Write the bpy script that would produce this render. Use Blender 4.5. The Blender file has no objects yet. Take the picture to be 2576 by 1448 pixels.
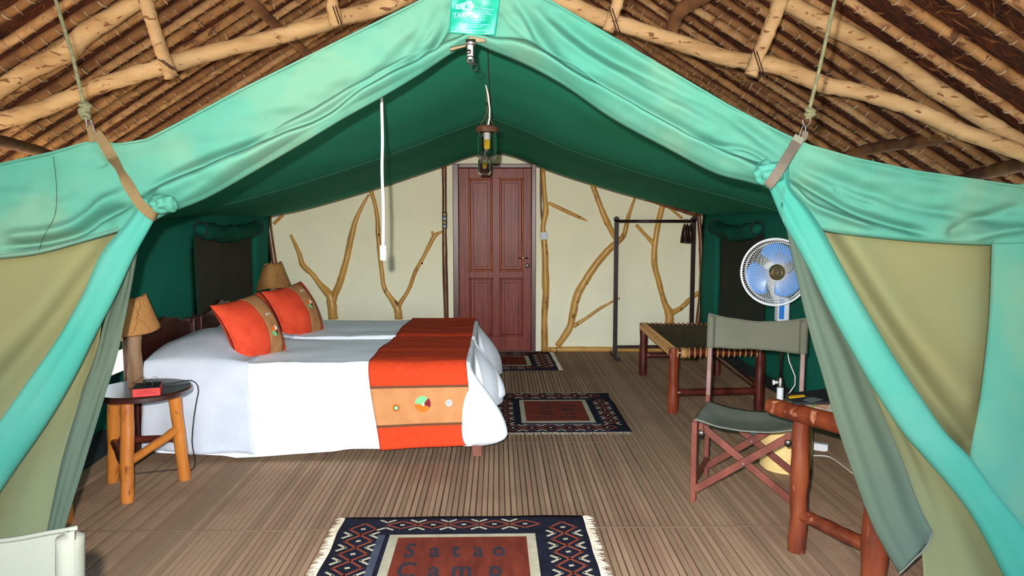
import bpy, bmesh, math, random
import numpy as np
from mathutils import Vector, Matrix, noise

random.seed(7)
S = bpy.context.scene
COL = S.collection
PI = math.pi

# ------------------------------------------------------------------ camera
FPX = 1900.0
CAMH = 1.47
cd = bpy.data.cameras.new('camera')
cam = bpy.data.objects.new('camera', cd)
COL.objects.link(cam)
cd.sensor_width = 36.0
cd.lens = 36.0 * FPX / 2576.0
cd.clip_start = 0.02
PITCH = math.atan((724 - 545) / FPX)
YAW = (1288 - 1250) / FPX
cam.location = (0, 0, CAMH)
cam.rotation_euler = (PI / 2 - PITCH, 0, -YAW)
S.camera = cam

# ------------------------------------------------------------------ light
S.view_settings.view_transform = 'Standard'
S.view_settings.look = 'None'
S.view_settings.gamma = 1.0
S.view_settings.use_curve_mapping = False
S.view_settings.exposure = 0.0
S.cycles.use_denoising = True
W = bpy.data.worlds.new('sky')
S.world = W
W.use_nodes = True
nt = W.node_tree
nt.nodes.clear()
sk = nt.nodes.new('ShaderNodeTexSky')
sk.sky_type = 'NISHITA'
sk.sun_disc = False
sk.sun_elevation = math.radians(48)
sk.sun_rotation = math.radians(-70)
sk.dust_density = 2.0
bg = nt.nodes.new('ShaderNodeBackground')
bg.inputs[1].default_value = 2.1
ow = nt.nodes.new('ShaderNodeOutputWorld')
nt.links.new(sk.outputs[0], bg.inputs[0])
nt.links.new(bg.outputs[0], ow.inputs[0])

ld = bpy.data.lights.new('sun', 'SUN')
ld.energy = 5.0
ld.angle = math.radians(0.6)
ld.color = (1.0, 0.95, 0.86)
sun = bpy.data.objects.new('sun', ld)
COL.objects.link(sun)
sun.rotation_euler = Vector((0.70, 0.12, -0.78)).to_track_quat('-Z', 'Y').to_euler()
sun.location = (-8, -2, 8)

# the camera's own flash, a little left of and above the lens
fd = bpy.data.lights.new('flash', 'SPOT')
fd.shadow_soft_size = 0.015
fd.spot_size = math.radians(104)
fd.spot_blend = 1.0
fd.energy = 1150.0
fd.color = (1.0, 0.97, 0.93)
flash = bpy.data.objects.new('flash', fd)
COL.objects.link(flash)
flash.location = (-0.055, 0.0, CAMH + 0.075)
flash.rotation_euler = (PI / 2 - PITCH, 0, -YAW)

# ------------------------------------------------------------------ pixel geometry of the place
_cp, _sp, _cy, _sy = math.cos(PITCH), math.sin(PITCH), math.cos(-YAW), math.sin(-YAW)
def ray(u, v):
    x = (u - 1288) / FPX
    y = (724 - v) / FPX
    fy = _cp + y * _sp
    fz = -_sp + y * _cp
    return Vector((x * _cy - fy * _sy, x * _sy + fy * _cy, fz))
def P(u, v, Y):
    r = ray(u, v)
    t = Y / r.y
    return Vector((r.x * t, Y, CAMH + r.z * t))
def F(u, v, z=0.0):
    r = ray(u, v)
    t = (z - CAMH) / r.z
    return Vector((r.x * t, r.y * t, z))

# ------------------------------------------------------------------ materials
def lin(c):
    out = []
    for k in c:
        k = k / 255.0
        out.append(k / 12.92 if k <= 0.04045 else ((k + 0.055) / 1.055) ** 2.4)
    return (out[0], out[1], out[2], 1.0)
MATS = {}
def mat(name, col, col2=None, scale=4.0, stretch=(1, 1, 1), rough=0.8, spec=0.3, bump=0.0, bscale=60.0,
        bstretch=None, metal=0.0, coat=0.0, trans=0.0, contrast=(0.35, 0.65), detail=4.0, col3=None, sheen=0.0,
        thin=0.0, alpha=1.0, distort=0.0, ior=1.45, fleck=None, world=False):
    if name in MATS:
        return MATS[name]
    m = bpy.data.materials.new(name)
    m.use_nodes = True
    t = m.node_tree
    N, L = t.nodes, t.links
    N.clear()
    out = N.new('ShaderNodeOutputMaterial')
    b = N.new('ShaderNodeBsdfPrincipled')
    L.new(b.outputs[0], out.inputs[0])
    b.inputs['Base Color'].default_value = lin(col)
    b.inputs['Roughness'].default_value = rough
    b.inputs['Specular IOR Level'].default_value = spec
    b.inputs['Metallic'].default_value = metal
    b.inputs['IOR'].default_value = ior
    b.inputs['Coat Weight'].default_value = coat
    b.inputs['Coat Roughness'].default_value = 0.3
    b.inputs['Transmission Weight'].default_value = trans
    b.inputs['Sheen Weight'].default_value = sheen
    b.inputs['Alpha'].default_value = alpha
    tc = N.new('ShaderNodeTexCoord')
    geo = N.new('ShaderNodeNewGeometry')
    CO = geo.outputs['Position'] if world else tc.outputs['Object']
    if col2 is not None:
        mp = N.new('ShaderNodeMapping')
        mp.inputs['Scale'].default_value = stretch
        L.new(CO, mp.inputs[0])
        nz = N.new('ShaderNodeTexNoise')
        nz.inputs['Scale'].default_value = scale
        nz.inputs['Detail'].default_value = detail
        nz.inputs['Distortion'].default_value = distort
        L.new(mp.outputs[0], nz.inputs[0])
        cr = N.new('ShaderNodeValToRGB')
        cr.color_ramp.elements[0].position = contrast[0]
        cr.color_ramp.elements[1].position = contrast[1]
        cr.color_ramp.elements[0].color = lin(col)
        cr.color_ramp.elements[1].color = lin(col2)
        if col3 is not None:
            e = cr.color_ramp.elements.new(sum(contrast) / 2)
            e.color = lin(col3)
        L.new(nz.outputs[0], cr.inputs[0])
        L.new(cr.outputs[0], b.inputs['Base Color'])
    if fleck:
        fc_, fs_, flo, fhi, fst = fleck
        mp3 = N.new('ShaderNodeMapping')
        mp3.inputs['Scale'].default_value = fst
        L.new(CO, mp3.inputs[0])
        n3 = N.new('ShaderNodeTexNoise')
        n3.inputs['Scale'].default_value = fs_
        n3.inputs['Detail'].default_value = 5
        n3.inputs['Distortion'].default_value = .8
        L.new(mp3.outputs[0], n3.inputs[0])
        r3 = N.new('ShaderNodeValToRGB')
        r3.color_ramp.elements[0].position = flo
        r3.color_ramp.elements[1].position = fhi
        L.new(n3.outputs[0], r3.inputs[0])
        mx3 = N.new('ShaderNodeMix')
        mx3.data_type = 'RGBA'
        L.new(r3.outputs[0], mx3.inputs[0])
        src = b.inputs['Base Color'].links[0].from_socket if b.inputs['Base Color'].links else None
        if src is not None:
            L.new(src, mx3.inputs[6])
        else:
            mx3.inputs[6].default_value = lin(col)
        mx3.inputs[7].default_value = lin(fc_)
        L.new(mx3.outputs[2], b.inputs['Base Color'])
    if bump:
        mp2 = N.new('ShaderNodeMapping')
        mp2.inputs['Scale'].default_value = bstretch or stretch
        L.new(CO, mp2.inputs[0])
        n2 = N.new('ShaderNodeTexNoise')
        n2.inputs['Scale'].default_value = bscale
        n2.inputs['Detail'].default_value = 3
        L.new(mp2.outputs[0], n2.inputs[0])
        bp = N.new('ShaderNodeBump')
        bp.inputs['Strength'].default_value = bump
        bp.inputs['Distance'].default_value = 0.01
        L.new(n2.outputs[0], bp.inputs['Height'])
        L.new(bp.outputs[0], b.inputs['Normal'])
    if thin:
        tr = N.new('ShaderNodeBsdfTranslucent')
        tr.inputs[0].default_value = lin(col2 or col)
        mx = N.new('ShaderNodeMixShader')
        mx.inputs[0].default_value = thin
        L.new(b.outputs[0], mx.inputs[1])
        L.new(tr.outputs[0], mx.inputs[2])
        L.new(mx.outputs[0], out.inputs[0])
    MATS[name] = m
    return m

M = {}
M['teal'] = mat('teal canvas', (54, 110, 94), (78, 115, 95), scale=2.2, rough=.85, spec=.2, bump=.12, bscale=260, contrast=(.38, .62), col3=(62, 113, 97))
M['teal_roll'] = mat('teal canvas less faded', (46, 114, 100), (62, 118, 105), scale=3.0, rough=.85, spec=.2, bump=.12, bscale=260)
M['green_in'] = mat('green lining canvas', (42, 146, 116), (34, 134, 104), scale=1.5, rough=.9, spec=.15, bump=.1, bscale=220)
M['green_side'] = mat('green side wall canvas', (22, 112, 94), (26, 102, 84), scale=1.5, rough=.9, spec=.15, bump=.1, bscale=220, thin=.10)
M['seam'] = mat('canvas seam thread', (70, 135, 112), rough=.9)
M['olive'] = mat('olive window canvas', (100, 96, 62), (90, 97, 70), scale=1.6, rough=.9, spec=.15, bump=.1, bscale=300, contrast=(.3, .7))
M['olive2'] = mat('olive lining canvas', (104, 103, 70), (94, 99, 72), scale=1.6, rough=.9, spec=.15, bump=.1, bscale=300)
M['greyflap'] = mat('grey green lining canvas', (70, 82, 67), (65, 79, 69), scale=2, rough=.9, spec=.15, bump=.1, bscale=300)
M['green_roll'] = mat('rolled dark green canvas', (18, 84, 68), (14, 70, 56), scale=3, rough=.9, spec=.1, bump=.2, bscale=60)
M['darkmesh'] = mat('dark window mesh', (40, 44, 38), (52, 50, 42), scale=3, rough=.95, spec=.1, alpha=.996)
M['mudflap'] = mat('dark ground flap canvas', (34, 44, 46), (28, 34, 34), scale=4, rough=.9)
M['webtan'] = mat('tan webbing', (94, 78, 48), (86, 70, 44), scale=30, rough=.8, bump=.3, bscale=400)
M['webgrey'] = mat('grey webbing', (84, 76, 66), (78, 70, 62), scale=30, rough=.8, bump=.3, bscale=400)
M['rope'] = mat('grey green rope', (104, 102, 72), (84, 84, 62), scale=60, rough=.9, bump=.6, bscale=300)
M['steel'] = mat('dull steel', (110, 104, 100), rough=.4, metal=1)
M['chrome'] = mat('chrome', (112, 108, 104), rough=.38, metal=1)
M['brass'] = mat('pale brass', (190, 170, 120), rough=.22, metal=1)
M['wirebrown'] = mat('rusty wire', (70, 44, 30), rough=.7)
M['pole'] = mat('peeled pale pole', (184, 152, 112), (150, 114, 76), scale=3.5, stretch=(1, 3, 4), rough=.75, spec=.25, bump=.35, bscale=16, bstretch=(1, 4, 4), contrast=(.3, .75), col3=(174, 140, 98), fleck=((110, 72, 44), 9, .60, .66, (1, 3.2, 3.2)))
M['bark'] = mat('patches of brown bark', (96, 60, 38), (120, 82, 52), scale=30, rough=.9)
M['batten'] = mat('roof batten', (168, 124, 76), (118, 78, 46), scale=7, stretch=(1, 3, 1), rough=.75, bump=.35, bscale=20, contrast=(.32, .68), col3=(146, 106, 66), fleck=((92, 58, 36), 10, .58, .66, (1, 2.5, 1)))
M['batten2'] = mat('roof batten darker', (142, 98, 58), (98, 62, 38), scale=7, stretch=(1, 3, 1), rough=.8, bump=.35, bscale=20, contrast=(.32, .68), col3=(124, 86, 54))
M['batten3'] = mat('roof batten pale', (184, 146, 104), (140, 98, 62), scale=9, stretch=(1, 3, 1), rough=.75, bump=.3, bscale=20, contrast=(.32, .68), col3=(166, 126, 84), fleck=((120, 78, 50), 10, .58, .66, (1, 2.5, 1)))
M['rafter'] = mat('dark rafter', (120, 80, 48), (78, 50, 34), scale=6, rough=.8, bump=.3, bscale=20)
M['thatch'] = mat('palm thatch', (112, 52, 24), (48, 24, 16), scale=9, stretch=(1.2, 7, 1.2), rough=.9, bump=1.0, bscale=22, bstretch=(1.5, 8, 1.5), contrast=(.35, .62), col3=(80, 40, 22), distort=.6)
M['straw'] = mat('dry palm fibre', (124, 80, 44), (84, 48, 28), scale=20, rough=.85)
M['tie'] = mat('palm leaf tie', (206, 186, 160), (168, 140, 108), scale=20, rough=.7)
M['cream'] = mat('cream plaster', (240, 235, 206), (234, 229, 200), scale=2.5, rough=.7, spec=.25, bump=.08, bscale=30)
M['branch'] = mat('varnished branch', (208, 158, 78), (176, 124, 56), scale=6, stretch=(1, 1, .5), rough=.35, coat=.35, bump=.15, bscale=20, contrast=(.3, .7), col3=(198, 148, 74), fleck=((118, 76, 40), 8, .63, .69, (2, 2, 1)))
M['branch2'] = mat('varnished brown post', (126, 80, 46), (86, 48, 32), scale=8, stretch=(2, 2, .5), rough=.3, coat=.5, bump=.25, bscale=25)
M['knot'] = mat('dark knot', (50, 28, 18), rough=.5)
M['door'] = mat('red brown varnished wood', (142, 60, 44), (98, 34, 26), scale=6, stretch=(6, 1, .6), rough=.45, spec=.25, coat=.12, bump=.18, bscale=30, bstretch=(8, 1, .6), contrast=(.3, .75), col3=(122, 46, 34))
M['doormould'] = mat('orange brown moulding', (168, 92, 44), (136, 66, 34), scale=10, stretch=(4, 1, .6), rough=.5, spec=.2, coat=.05)
M['doorframe'] = mat('dark door frame wood', (92, 42, 34), (74, 34, 28), scale=8, stretch=(5, 1, .5), rough=.35, coat=.4)
M['rib'] = mat('brown reed matting', (158, 128, 100), (144, 112, 90), scale=1.6, stretch=(1, 1, 1), world=True, rough=.85, spec=.2, bump=.5, bscale=60, bstretch=(2, 8, 1), contrast=(.3, .7), col3=(166, 134, 106))
M['rib2'] = mat('brown reed matting reddish', (162, 126, 102), (144, 112, 88), scale=1.6, stretch=(1, 1, 1), world=True, rough=.85, spec=.2, bump=.5, bscale=60, bstretch=(2, 8, 1))
M['rib3'] = mat('brown reed matting dull', (152, 124, 96), (140, 112, 88), scale=1.6, stretch=(1, 1, 1), world=True, rough=.85, spec=.2, bump=.5, bscale=60, bstretch=(2, 8, 1))
M['floor'] = mat('dark mat backing', (84, 64, 50), (70, 54, 42), scale=20, rough=.9)
M['ground'] = mat('sandy ground', (214, 190, 150), (196, 170, 130), scale=3, rough=.95, bump=.3, bscale=12)
M['white'] = mat('white cotton', (232, 234, 240), (226, 229, 236), scale=3, rough=.85, spec=.2, bump=.12, bscale=60, sheen=.1)
M['white2'] = mat('white pillow cotton', (194, 197, 206), (184, 188, 198), scale=6, rough=.88, spec=.2, bump=.25, bscale=30)
M['orange'] = mat('orange woven cotton', (198, 62, 28), (188, 56, 24), scale=30, rough=.85, spec=.2, bump=.4, bscale=260, bstretch=(1, 1, 1))
M['orange_c'] = mat('orange cushion cotton', (214, 74, 44), (200, 62, 36), scale=14, rough=.8, spec=.25, bump=.4, bscale=120)
M['tan'] = mat('tan band cotton', (184, 126, 80), (174, 116, 72), scale=12, rough=.85, spec=.2, bump=.3, bscale=200)
M['tan_c'] = mat('tan cushion band cotton', (176, 124, 80), (160, 110, 70), scale=14, rough=.85, spec=.2, bump=.3, bscale=160)
M['brownline'] = mat('dark brown binding', (96, 58, 34), rough=.85)
M['em_green'] = mat('green appliqué', (112, 190, 120), rough=.8)
M['em_orange'] = mat('bright orange appliqué', (240, 100, 24), rough=.8)
M['em_maroon'] = mat('maroon appliqué', (112, 26, 34), rough=.8)
M['em_white'] = mat('white bead', (240, 238, 232), rough=.5)
M['em_grey'] = mat('grey button', (150, 140, 132), rough=.5)
M['headwood'] = mat('dark headboard wood', (66, 24, 18), (44, 14, 12), scale=6, stretch=(1, 1, 4), rough=.35, spec=.5, coat=.4)
M['bedleg'] = mat('bed leg wood', (128, 74, 60), (104, 58, 46), scale=8, rough=.5)
M['tabletop'] = mat('dark polished round top', (58, 26, 22), (34, 16, 14), scale=5, rough=.28, spec=.5, coat=.6)
M['honey'] = mat('honey varnished log', (184, 112, 40), (150, 82, 28), scale=6, stretch=(1, 1, .5), rough=.35, coat=.15, bump=.15, bscale=20, col3=(176, 106, 44), contrast=(.3, .7), fleck=((120, 60, 24), 8, .64, .70, (2, 2, .8)))
M['redlog'] = mat('red brown varnished log', (134, 62, 30), (96, 38, 22), scale=7, stretch=(1.5, 1.5, .5), rough=.35, coat=.15, bump=.25, bscale=22, col3=(120, 50, 26), contrast=(.3, .7), fleck=((196, 138, 104), 9, .62, .70, (2.5, 2.5, .7)))
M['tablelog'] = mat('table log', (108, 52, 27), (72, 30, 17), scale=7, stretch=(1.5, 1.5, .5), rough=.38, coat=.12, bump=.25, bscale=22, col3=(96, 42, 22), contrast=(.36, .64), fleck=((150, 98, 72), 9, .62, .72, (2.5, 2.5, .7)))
M['darklog'] = mat('dark red varnished log', (88, 34, 22), (54, 18, 14), scale=7, stretch=(1.5, 1.5, .5), rough=.35, coat=.4, bump=.25, bscale=22)
M['darkwood'] = mat('dark rack wood', (44, 26, 24), (32, 18, 18), scale=10, rough=.4, coat=.2)
M['chairwood'] = mat('reddish chair wood', (112, 58, 44), (90, 42, 32), scale=8, stretch=(2, 2, .6), rough=.45, coat=.15, bump=.1, bscale=20)
M['chairpost'] = mat('worn pinkish chair post', (134, 104, 98), (112, 80, 72), scale=9, rough=.5)
M['khaki'] = mat('khaki grey canvas', (98, 99, 86), (90, 91, 78), scale=4, rough=.9, spec=.15, bump=.25, bscale=300, contrast=(.3, .7))
M['khaki2'] = mat('dark green grey canvas', (116, 120, 106), (104, 108, 96), scale=5, rough=.9, spec=.15, bump=.25, bscale=300)
M['creamcanvas'] = mat('cream canvas', (98, 100, 91), (92, 95, 86), scale=4, rough=.9, spec=.15, bump=.2, bscale=300)
M['weave'] = mat('dark woven cord seat', (118, 96, 68), (84, 68, 48), scale=60, stretch=(1, .3, 1), rough=.9, bump=1.0, bscale=140, bstretch=(1, .4, 1))
M['cord'] = mat('tan wrapping cord', (186, 142, 86), (150, 108, 62), scale=30, rough=.85, bump=.4, bscale=200)
M['cork'] = mat('bark cloth shade', (170, 124, 72), (140, 96, 54), scale=7, rough=.85, bump=.3, bscale=14, contrast=(.3, .7))
M['crack'] = mat('shade crease', (112, 72, 40), rough=.9)
M['lamplog'] = mat('weathered lamp log', (140, 116, 92), (116, 84, 58), scale=6, stretch=(2, 2, .5), rough=.65, bump=.35, bscale=20, fleck=((90, 60, 42), 8, .6, .7, (3, 3, .6)))
M['redbox'] = mat('red card box', (196, 60, 56), (186, 54, 50), scale=10, rough=.5)
M['redboxd'] = mat('red print', (150, 30, 34), rough=.5)
M['black'] = mat('black plastic', (20, 20, 22), rough=.45)
M['rubber'] = mat('dark cable', (30, 26, 26), rough=.6)
M['plastic'] = mat('white plastic', (224, 228, 232), rough=.35, spec=.4)
M['cable'] = mat('white cable', (214, 210, 204), rough=.5)
M['fanblue'] = mat('blue plastic fan blade', (74, 134, 204), (66, 126, 196), scale=3, rough=.3, spec=.5)
M['fanbluedk'] = mat('blue fan neck panel', (40, 110, 190), rough=.3)
M['greypl'] = mat('pale grey plastic', (188, 196, 204), rough=.35)
M['glass'] = mat('clear jar glass', (255, 255, 255), rough=.02, trans=1.0, spec=.5, ior=1.12)
M['bulb'] = mat('yellow fluorescent tube', (232, 190, 50), rough=.35)
M['discwood'] = mat('rough wood disc', (84, 54, 36), (58, 36, 26), scale=20, rough=.8, bump=.4, bscale=40)
M['basket'] = mat('pale woven straw', (228, 200, 138), (206, 176, 112), scale=12, stretch=(1, 1, 3), rough=.8)
M['navy'] = mat('navy kilim wool', (34, 36, 52), (24, 25, 36), scale=8, stretch=(1, 3, 1), rough=.95, spec=.1, bump=.5, bscale=160)
M['slate'] = mat('slate blue wool', (78, 82, 96), (64, 68, 82), scale=8, rough=.95, spec=.1)
M['rust'] = mat('rust red wool', (128, 58, 40), (98, 40, 32), scale=5, stretch=(4, 1, 1), rough=.95, spec=.1, bump=.5, bscale=160, contrast=(.3, .7))
M['rustline'] = mat('rust line wool', (140, 72, 50), (120, 56, 42), scale=14, rough=.95, spec=.1)
M['creamwool'] = mat('cream wool', (186, 176, 150), (168, 160, 136), scale=14, rough=.95, spec=.1)
M['letter'] = mat('charcoal letter wool', (56, 54, 62), (48, 44, 50), scale=14, rough=.95, spec=.1)
M['fringe'] = mat('undyed cotton fringe', (214, 200, 176), (190, 174, 150), scale=14, rough=.9)
M['patch'] = mat('glossy green vinyl patch', (8, 112, 90), (22, 128, 104), scale=16, stretch=(1, 1, .35), rough=.3, spec=.5, contrast=(.45, .75), bump=.15, bscale=12)
M['patchtext'] = mat('pale cyan print', (104, 176, 174), rough=.4)
M['patchblue'] = mat('pale blue print', (104, 164, 184), rough=.4)
M['leather'] = mat('tan leather reinforcement', (112, 98, 72), (92, 84, 62), scale=12, rough=.7)
M['hanger'] = mat('dark wooden hanger', (40, 20, 18), rough=.3, coat=.4)
M['tray'] = mat('dark folder cloth', (28, 30, 32), (20, 22, 22), scale=20, rough=.7)
M['yellow'] = mat('yellow strip', (216, 170, 20), rough=.6)
M['paper'] = mat('magazine paper', (226, 222, 204), (210, 180, 150), scale=14, rough=.5)
M['paperpic'] = mat('printed photo', (196, 112, 60), (226, 200, 170), scale=18, rough=.4)
M['lime'] = mat('lime print', (150, 176, 80), rough=.5)
M['greyprint'] = mat('grey speckled print', (120, 130, 132), (60, 66, 70), scale=120, rough=.6)
M['brightslab'] = mat('pale slab for bright ground', (206, 180, 136), (186, 158, 112), scale=4, stretch=(1, 1, 3), rough=.8)

# ------------------------------------------------------------------ mesh builder
class MB:
    def __init__(s):
        s.v = []
        s.f = []
    def add(s, vs, fs):
        o = len(s.v)
        s.v += [tuple(p) for p in vs]
        s.f += [tuple(i + o for i in f) for f in fs]
    def box(s, a, b, rot=None, c=None):
        """box from corner a to corner b, optionally turned by matrix rot about c"""
        x0, y0, z0 = a
        x1, y1, z1 = b
        vs = [Vector(p) for p in ((x0, y0, z0), (x1, y0, z0), (x1, y1, z0), (x0, y1, z0), (x0, y0, z1), (x1, y0, z1), (x1, y1, z1), (x0, y1, z1))]
        if rot is not None:
            c = Vector(c) if c is not None else Vector((0, 0, 0))
            vs = [c + rot @ (p - c) for p in vs]
        s.add(vs, [(0, 3, 2, 1), (4, 5, 6, 7), (0, 1, 5, 4), (1, 2, 6, 5), (2, 3, 7, 6), (3, 0, 4, 7)])
    def bar(s, p, q, w, h, up=(0, 0, 1)):
        """rectangular bar from p to q; w across, h along up"""
        p, q = Vector(p), Vector(q)
        d = (q - p).normalized()
        u = Vector(up)
        x = d.cross(u)
        if x.length < 1e-4:
            x = d.cross(Vector((1, 0, 0)))
        x.normalize()
        u = x.cross(d)
        vs = []
        for e in (p, q):
            for a, b in ((-1, -1), (1, -1), (1, 1), (-1, 1)):
                vs.append(e + x * a * w / 2 + u * b * h / 2)
        s.add(vs, [(0, 1, 2, 3), (7, 6, 5, 4), (0, 4, 5, 1), (1, 5, 6, 2), (2, 6, 7, 3), (3, 7, 4, 0)])
    def tube(s, pts, r, n=10, cap=True, sq=1.0, closed=False, wob=0.0, seed=0):
        pts = [Vector(p) for p in pts]
        m = len(pts)
        rs = r if isinstance(r, (list, tuple)) else [r] * m
        T = []
        for i in range(m):
            if closed:
                d = pts[(i + 1) % m] - pts[i - 1]
            else:
                d = pts[min(i + 1, m - 1)] - pts[max(i - 1, 0)]
            T.append(d.normalized() if d.length > 1e-9 else Vector((0, 0, 1)))
        ref = Vector((0, 0, 1)) if abs(T[0].z) < 0.9 else Vector((1, 0, 0))
        x = ref.cross(T[0]).normalized()
        vs = []
        for i in range(m):
            x = (x - T[i] * x.dot(T[i])).normalized()
            y = T[i].cross(x)
            for k in range(n):
                a = 2 * PI * k / n
                rr = rs[i]
                if wob:
                    rr *= 1 + wob * noise.noise(Vector((math.cos(a) * 1.3 + seed, math.sin(a) * 1.3, i * 0.55 + seed)))
                vs.append(pts[i] + x * math.cos(a) * rr + y * math.sin(a) * rr * sq)
        fs = []
        for i in range(m if closed else m - 1):
            j = (i + 1) % m
            for k in range(n):
                fs.append((i * n + k, i * n + (k + 1) % n, j * n + (k + 1) % n, j * n + k))
        if cap and not closed:
            fs.append(tuple(reversed(range(n))))
            fs.append(tuple((m - 1) * n + k for k in range(n)))
        s.add(vs, fs)
    def lathe(s, prof, n=32, c=(0, 0, 0), ax='z', cap=True):
        c = Vector(c)
        vs = []
        for r, h in prof:
            for k in range(n):
                a = 2 * PI * k / n
                if ax == 'z':
                    p = Vector((r * math.cos(a), r * math.sin(a), h))
                elif ax == 'y':
                    p = Vector((r * math.cos(a), h, r * math.sin(a)))
                else:
                    p = Vector((h, r * math.cos(a), r * math.sin(a)))
                vs.append(c + p)
        m = len(prof)
        fs = []
        for i in range(m - 1):
            for k in range(n):
                fs.append((i * n + k, i * n + (k + 1) % n, (i + 1) * n + (k + 1) % n, (i + 1) * n + k))
        if cap:
            fs.append(tuple(reversed(range(n))))
            fs.append(tuple((m - 1) * n + k for k in range(n)))
        s.add(vs, fs)
    def grid(s, fn, nu, nv, wrap=False):
        vs = []
        for j in range(nv + 1):
            for i in range(nu + (0 if wrap else 1)):
                vs.append(fn(i / nu, j / nv))
        w = nu if wrap else nu + 1
        fs = []
        for j in range(nv):
            for i in range(nu):
                a = j * w + i
                b = j * w + (i + 1) % w
                fs.append((a, b, b + w, a + w))
        s.add(vs, fs)
    def poly(s, pts, h, ext):
        """prism: polygon pts (3D) extruded by vector ext"""
        n = len(pts)
        e = Vector(ext)
        vs = [Vector(p) for p in pts] + [Vector(p) + e for p in pts]
        fs = [tuple(reversed(range(n))), tuple(range(n, 2 * n))]
        for i in range(n):
            j = (i + 1) % n
            fs.append((i, j, n + j, n + i))
        s.add(vs, fs)

ROOTLOC = {}
def root_of(o):
    while o.parent is not None:
        o = o.parent
    return o
def obj(name, mb, m, parent=None, smooth=True, bevel=0.0, solid=0.0, sub=0, kind=None, label=None, angle=None):
    me = bpy.data.meshes.new(name)
    vs = mb.v
    if parent is not None:
        off = ROOTLOC.get(root_of(parent).name, Vector((0, 0, 0)))
        vs = [(p[0] - off[0], p[1] - off[1], p[2] - off[2]) for p in vs]
    me.from_pydata(vs, [], mb.f)
    if smooth:
        me.polygons.foreach_set('use_smooth', [True] * len(me.polygons))
        if angle is not None:
            me.set_sharp_from_angle(angle=math.radians(angle))
    me.update()
    me.materials.append(M[m] if isinstance(m, str) else m)
    o = bpy.data.objects.new(name, me)
    COL.objects.link(o)
    if parent is not None:
        o.parent = parent
    if bevel:
        d = o.modifiers.new('bevel', 'BEVEL')
        d.width = bevel
        d.segments = 2
        d.limit_method = 'ANGLE'
    if solid:
        d = o.modifiers.new('solidify', 'SOLIDIFY')
        d.thickness = solid
        d.offset = 0
    if sub:
        d = o.modifiers.new('sub', 'SUBSURF')
        d.levels = sub
        d.render_levels = sub
    if kind:
        o['kind'] = kind
    if label:
        o['label'] = label
    return o
def thing(name, label, cat, loc=(0, 0, 0), group=None):
    o = bpy.data.objects.new(name, None)
    COL.objects.link(o)
    o.location = loc
    o.empty_display_size = .1
    ROOTLOC[o.name] = Vector(loc)
    o['label'] = label
    o['category'] = cat
    if group:
        o['group'] = group
    return o
def structure(name, loc=(0, 0, 0), label=None):
    o = bpy.data.objects.new(name, None)
    COL.objects.link(o)
    o.location = loc
    ROOTLOC[o.name] = Vector(loc)
    o['kind'] = 'structure'
    if label:
        o['label'] = label
    return o
def tag(o, label, cat, group=None):
    o['label'] = label
    o['category'] = cat
    if group:
        o['group'] = group
    return o
def copy_tree(o, parent=None):
    c = o.copy()
    COL.objects.link(c)
    c.parent = parent
    for ch in list(o.children):
        copy_tree(ch, c)
    return c
def nz(x, y=0.0, z=0.0):
    return noise.noise(Vector((x, y, z)))
def smooth_path(pts, n):
    """Catmull-Rom resample of a list of equal-length tuples"""
    A = np.array(pts, float)
    seg = np.r_[0, np.cumsum(np.linalg.norm(np.diff(A[:, :2], axis=0), axis=1))]
    t = np.linspace(0, seg[-1], n)
    out = []
    for q in t:
        i = min(max(int(np.searchsorted(seg, q) - 1), 0), len(A) - 2)
        f = (q - seg[i]) / max(seg[i + 1] - seg[i], 1e-9)
        p0, p1, p2, p3 = A[max(i - 1, 0)], A[i], A[i + 1], A[min(i + 2, len(A) - 1)]
        out.append(.5 * ((2 * p1) + (-p0 + p2) * f + (2 * p0 - 5 * p1 + 4 * p2 - p3) * f ** 2 + (-p0 + 3 * p1 - 3 * p2 + p3) * f ** 3))
    return out
def smoothstep(a, b, x):
    t = min(max((x - a) / (b - a), 0), 1)
    return t * t * (3 - 2 * t)
def interp(x, pts):
    return float(np.interp(x, [p[0] for p in pts], [p[1] for p in pts]))
def sinterp(x, pts):
    """smooth monotone-ish interpolation"""
    xs = [p[0] for p in pts]
    if x <= xs[0]:
        return pts[0][1]
    if x >= xs[-1]:
        return pts[-1][1]
    i = max(j for j in range(len(xs)) if xs[j] <= x)
    i = min(i, len(xs) - 2)
    y = [p[1] for p in pts]
    def tang(k):
        a, b = max(k - 1, 0), min(k + 1, len(xs) - 1)
        return (y[b] - y[a]) / (xs[b] - xs[a])
    h = xs[i + 1] - xs[i]
    t = (x - xs[i]) / h
    return ((2 * t ** 3 - 3 * t ** 2 + 1) * y[i] + (t ** 3 - 2 * t ** 2 + t) * h * tang(i) + (-2 * t ** 3 + 3 * t ** 2) * y[i + 1] + (t ** 3 - t ** 2) * h * tang(i + 1))

YB = 8.2      # inner face of the back wall
YF = 2.65     # plane of the tent front
XL, XR = -2.42, 2.24
exec_sections = []
# ================================================================== SETTING
mb = MB(); mb.box((-30, -25, -.30), (30, 40, -.12))
g = obj('ground', mb, 'ground', smooth=False, kind='structure')

floor = structure('floor', (0, 0, 0))
mb = MB(); mb.box((-3.2, -1.2, -.12), (3.2, 8.6, -.007))
obj('mat_backing', mb, 'floor', floor, smooth=False)
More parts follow.
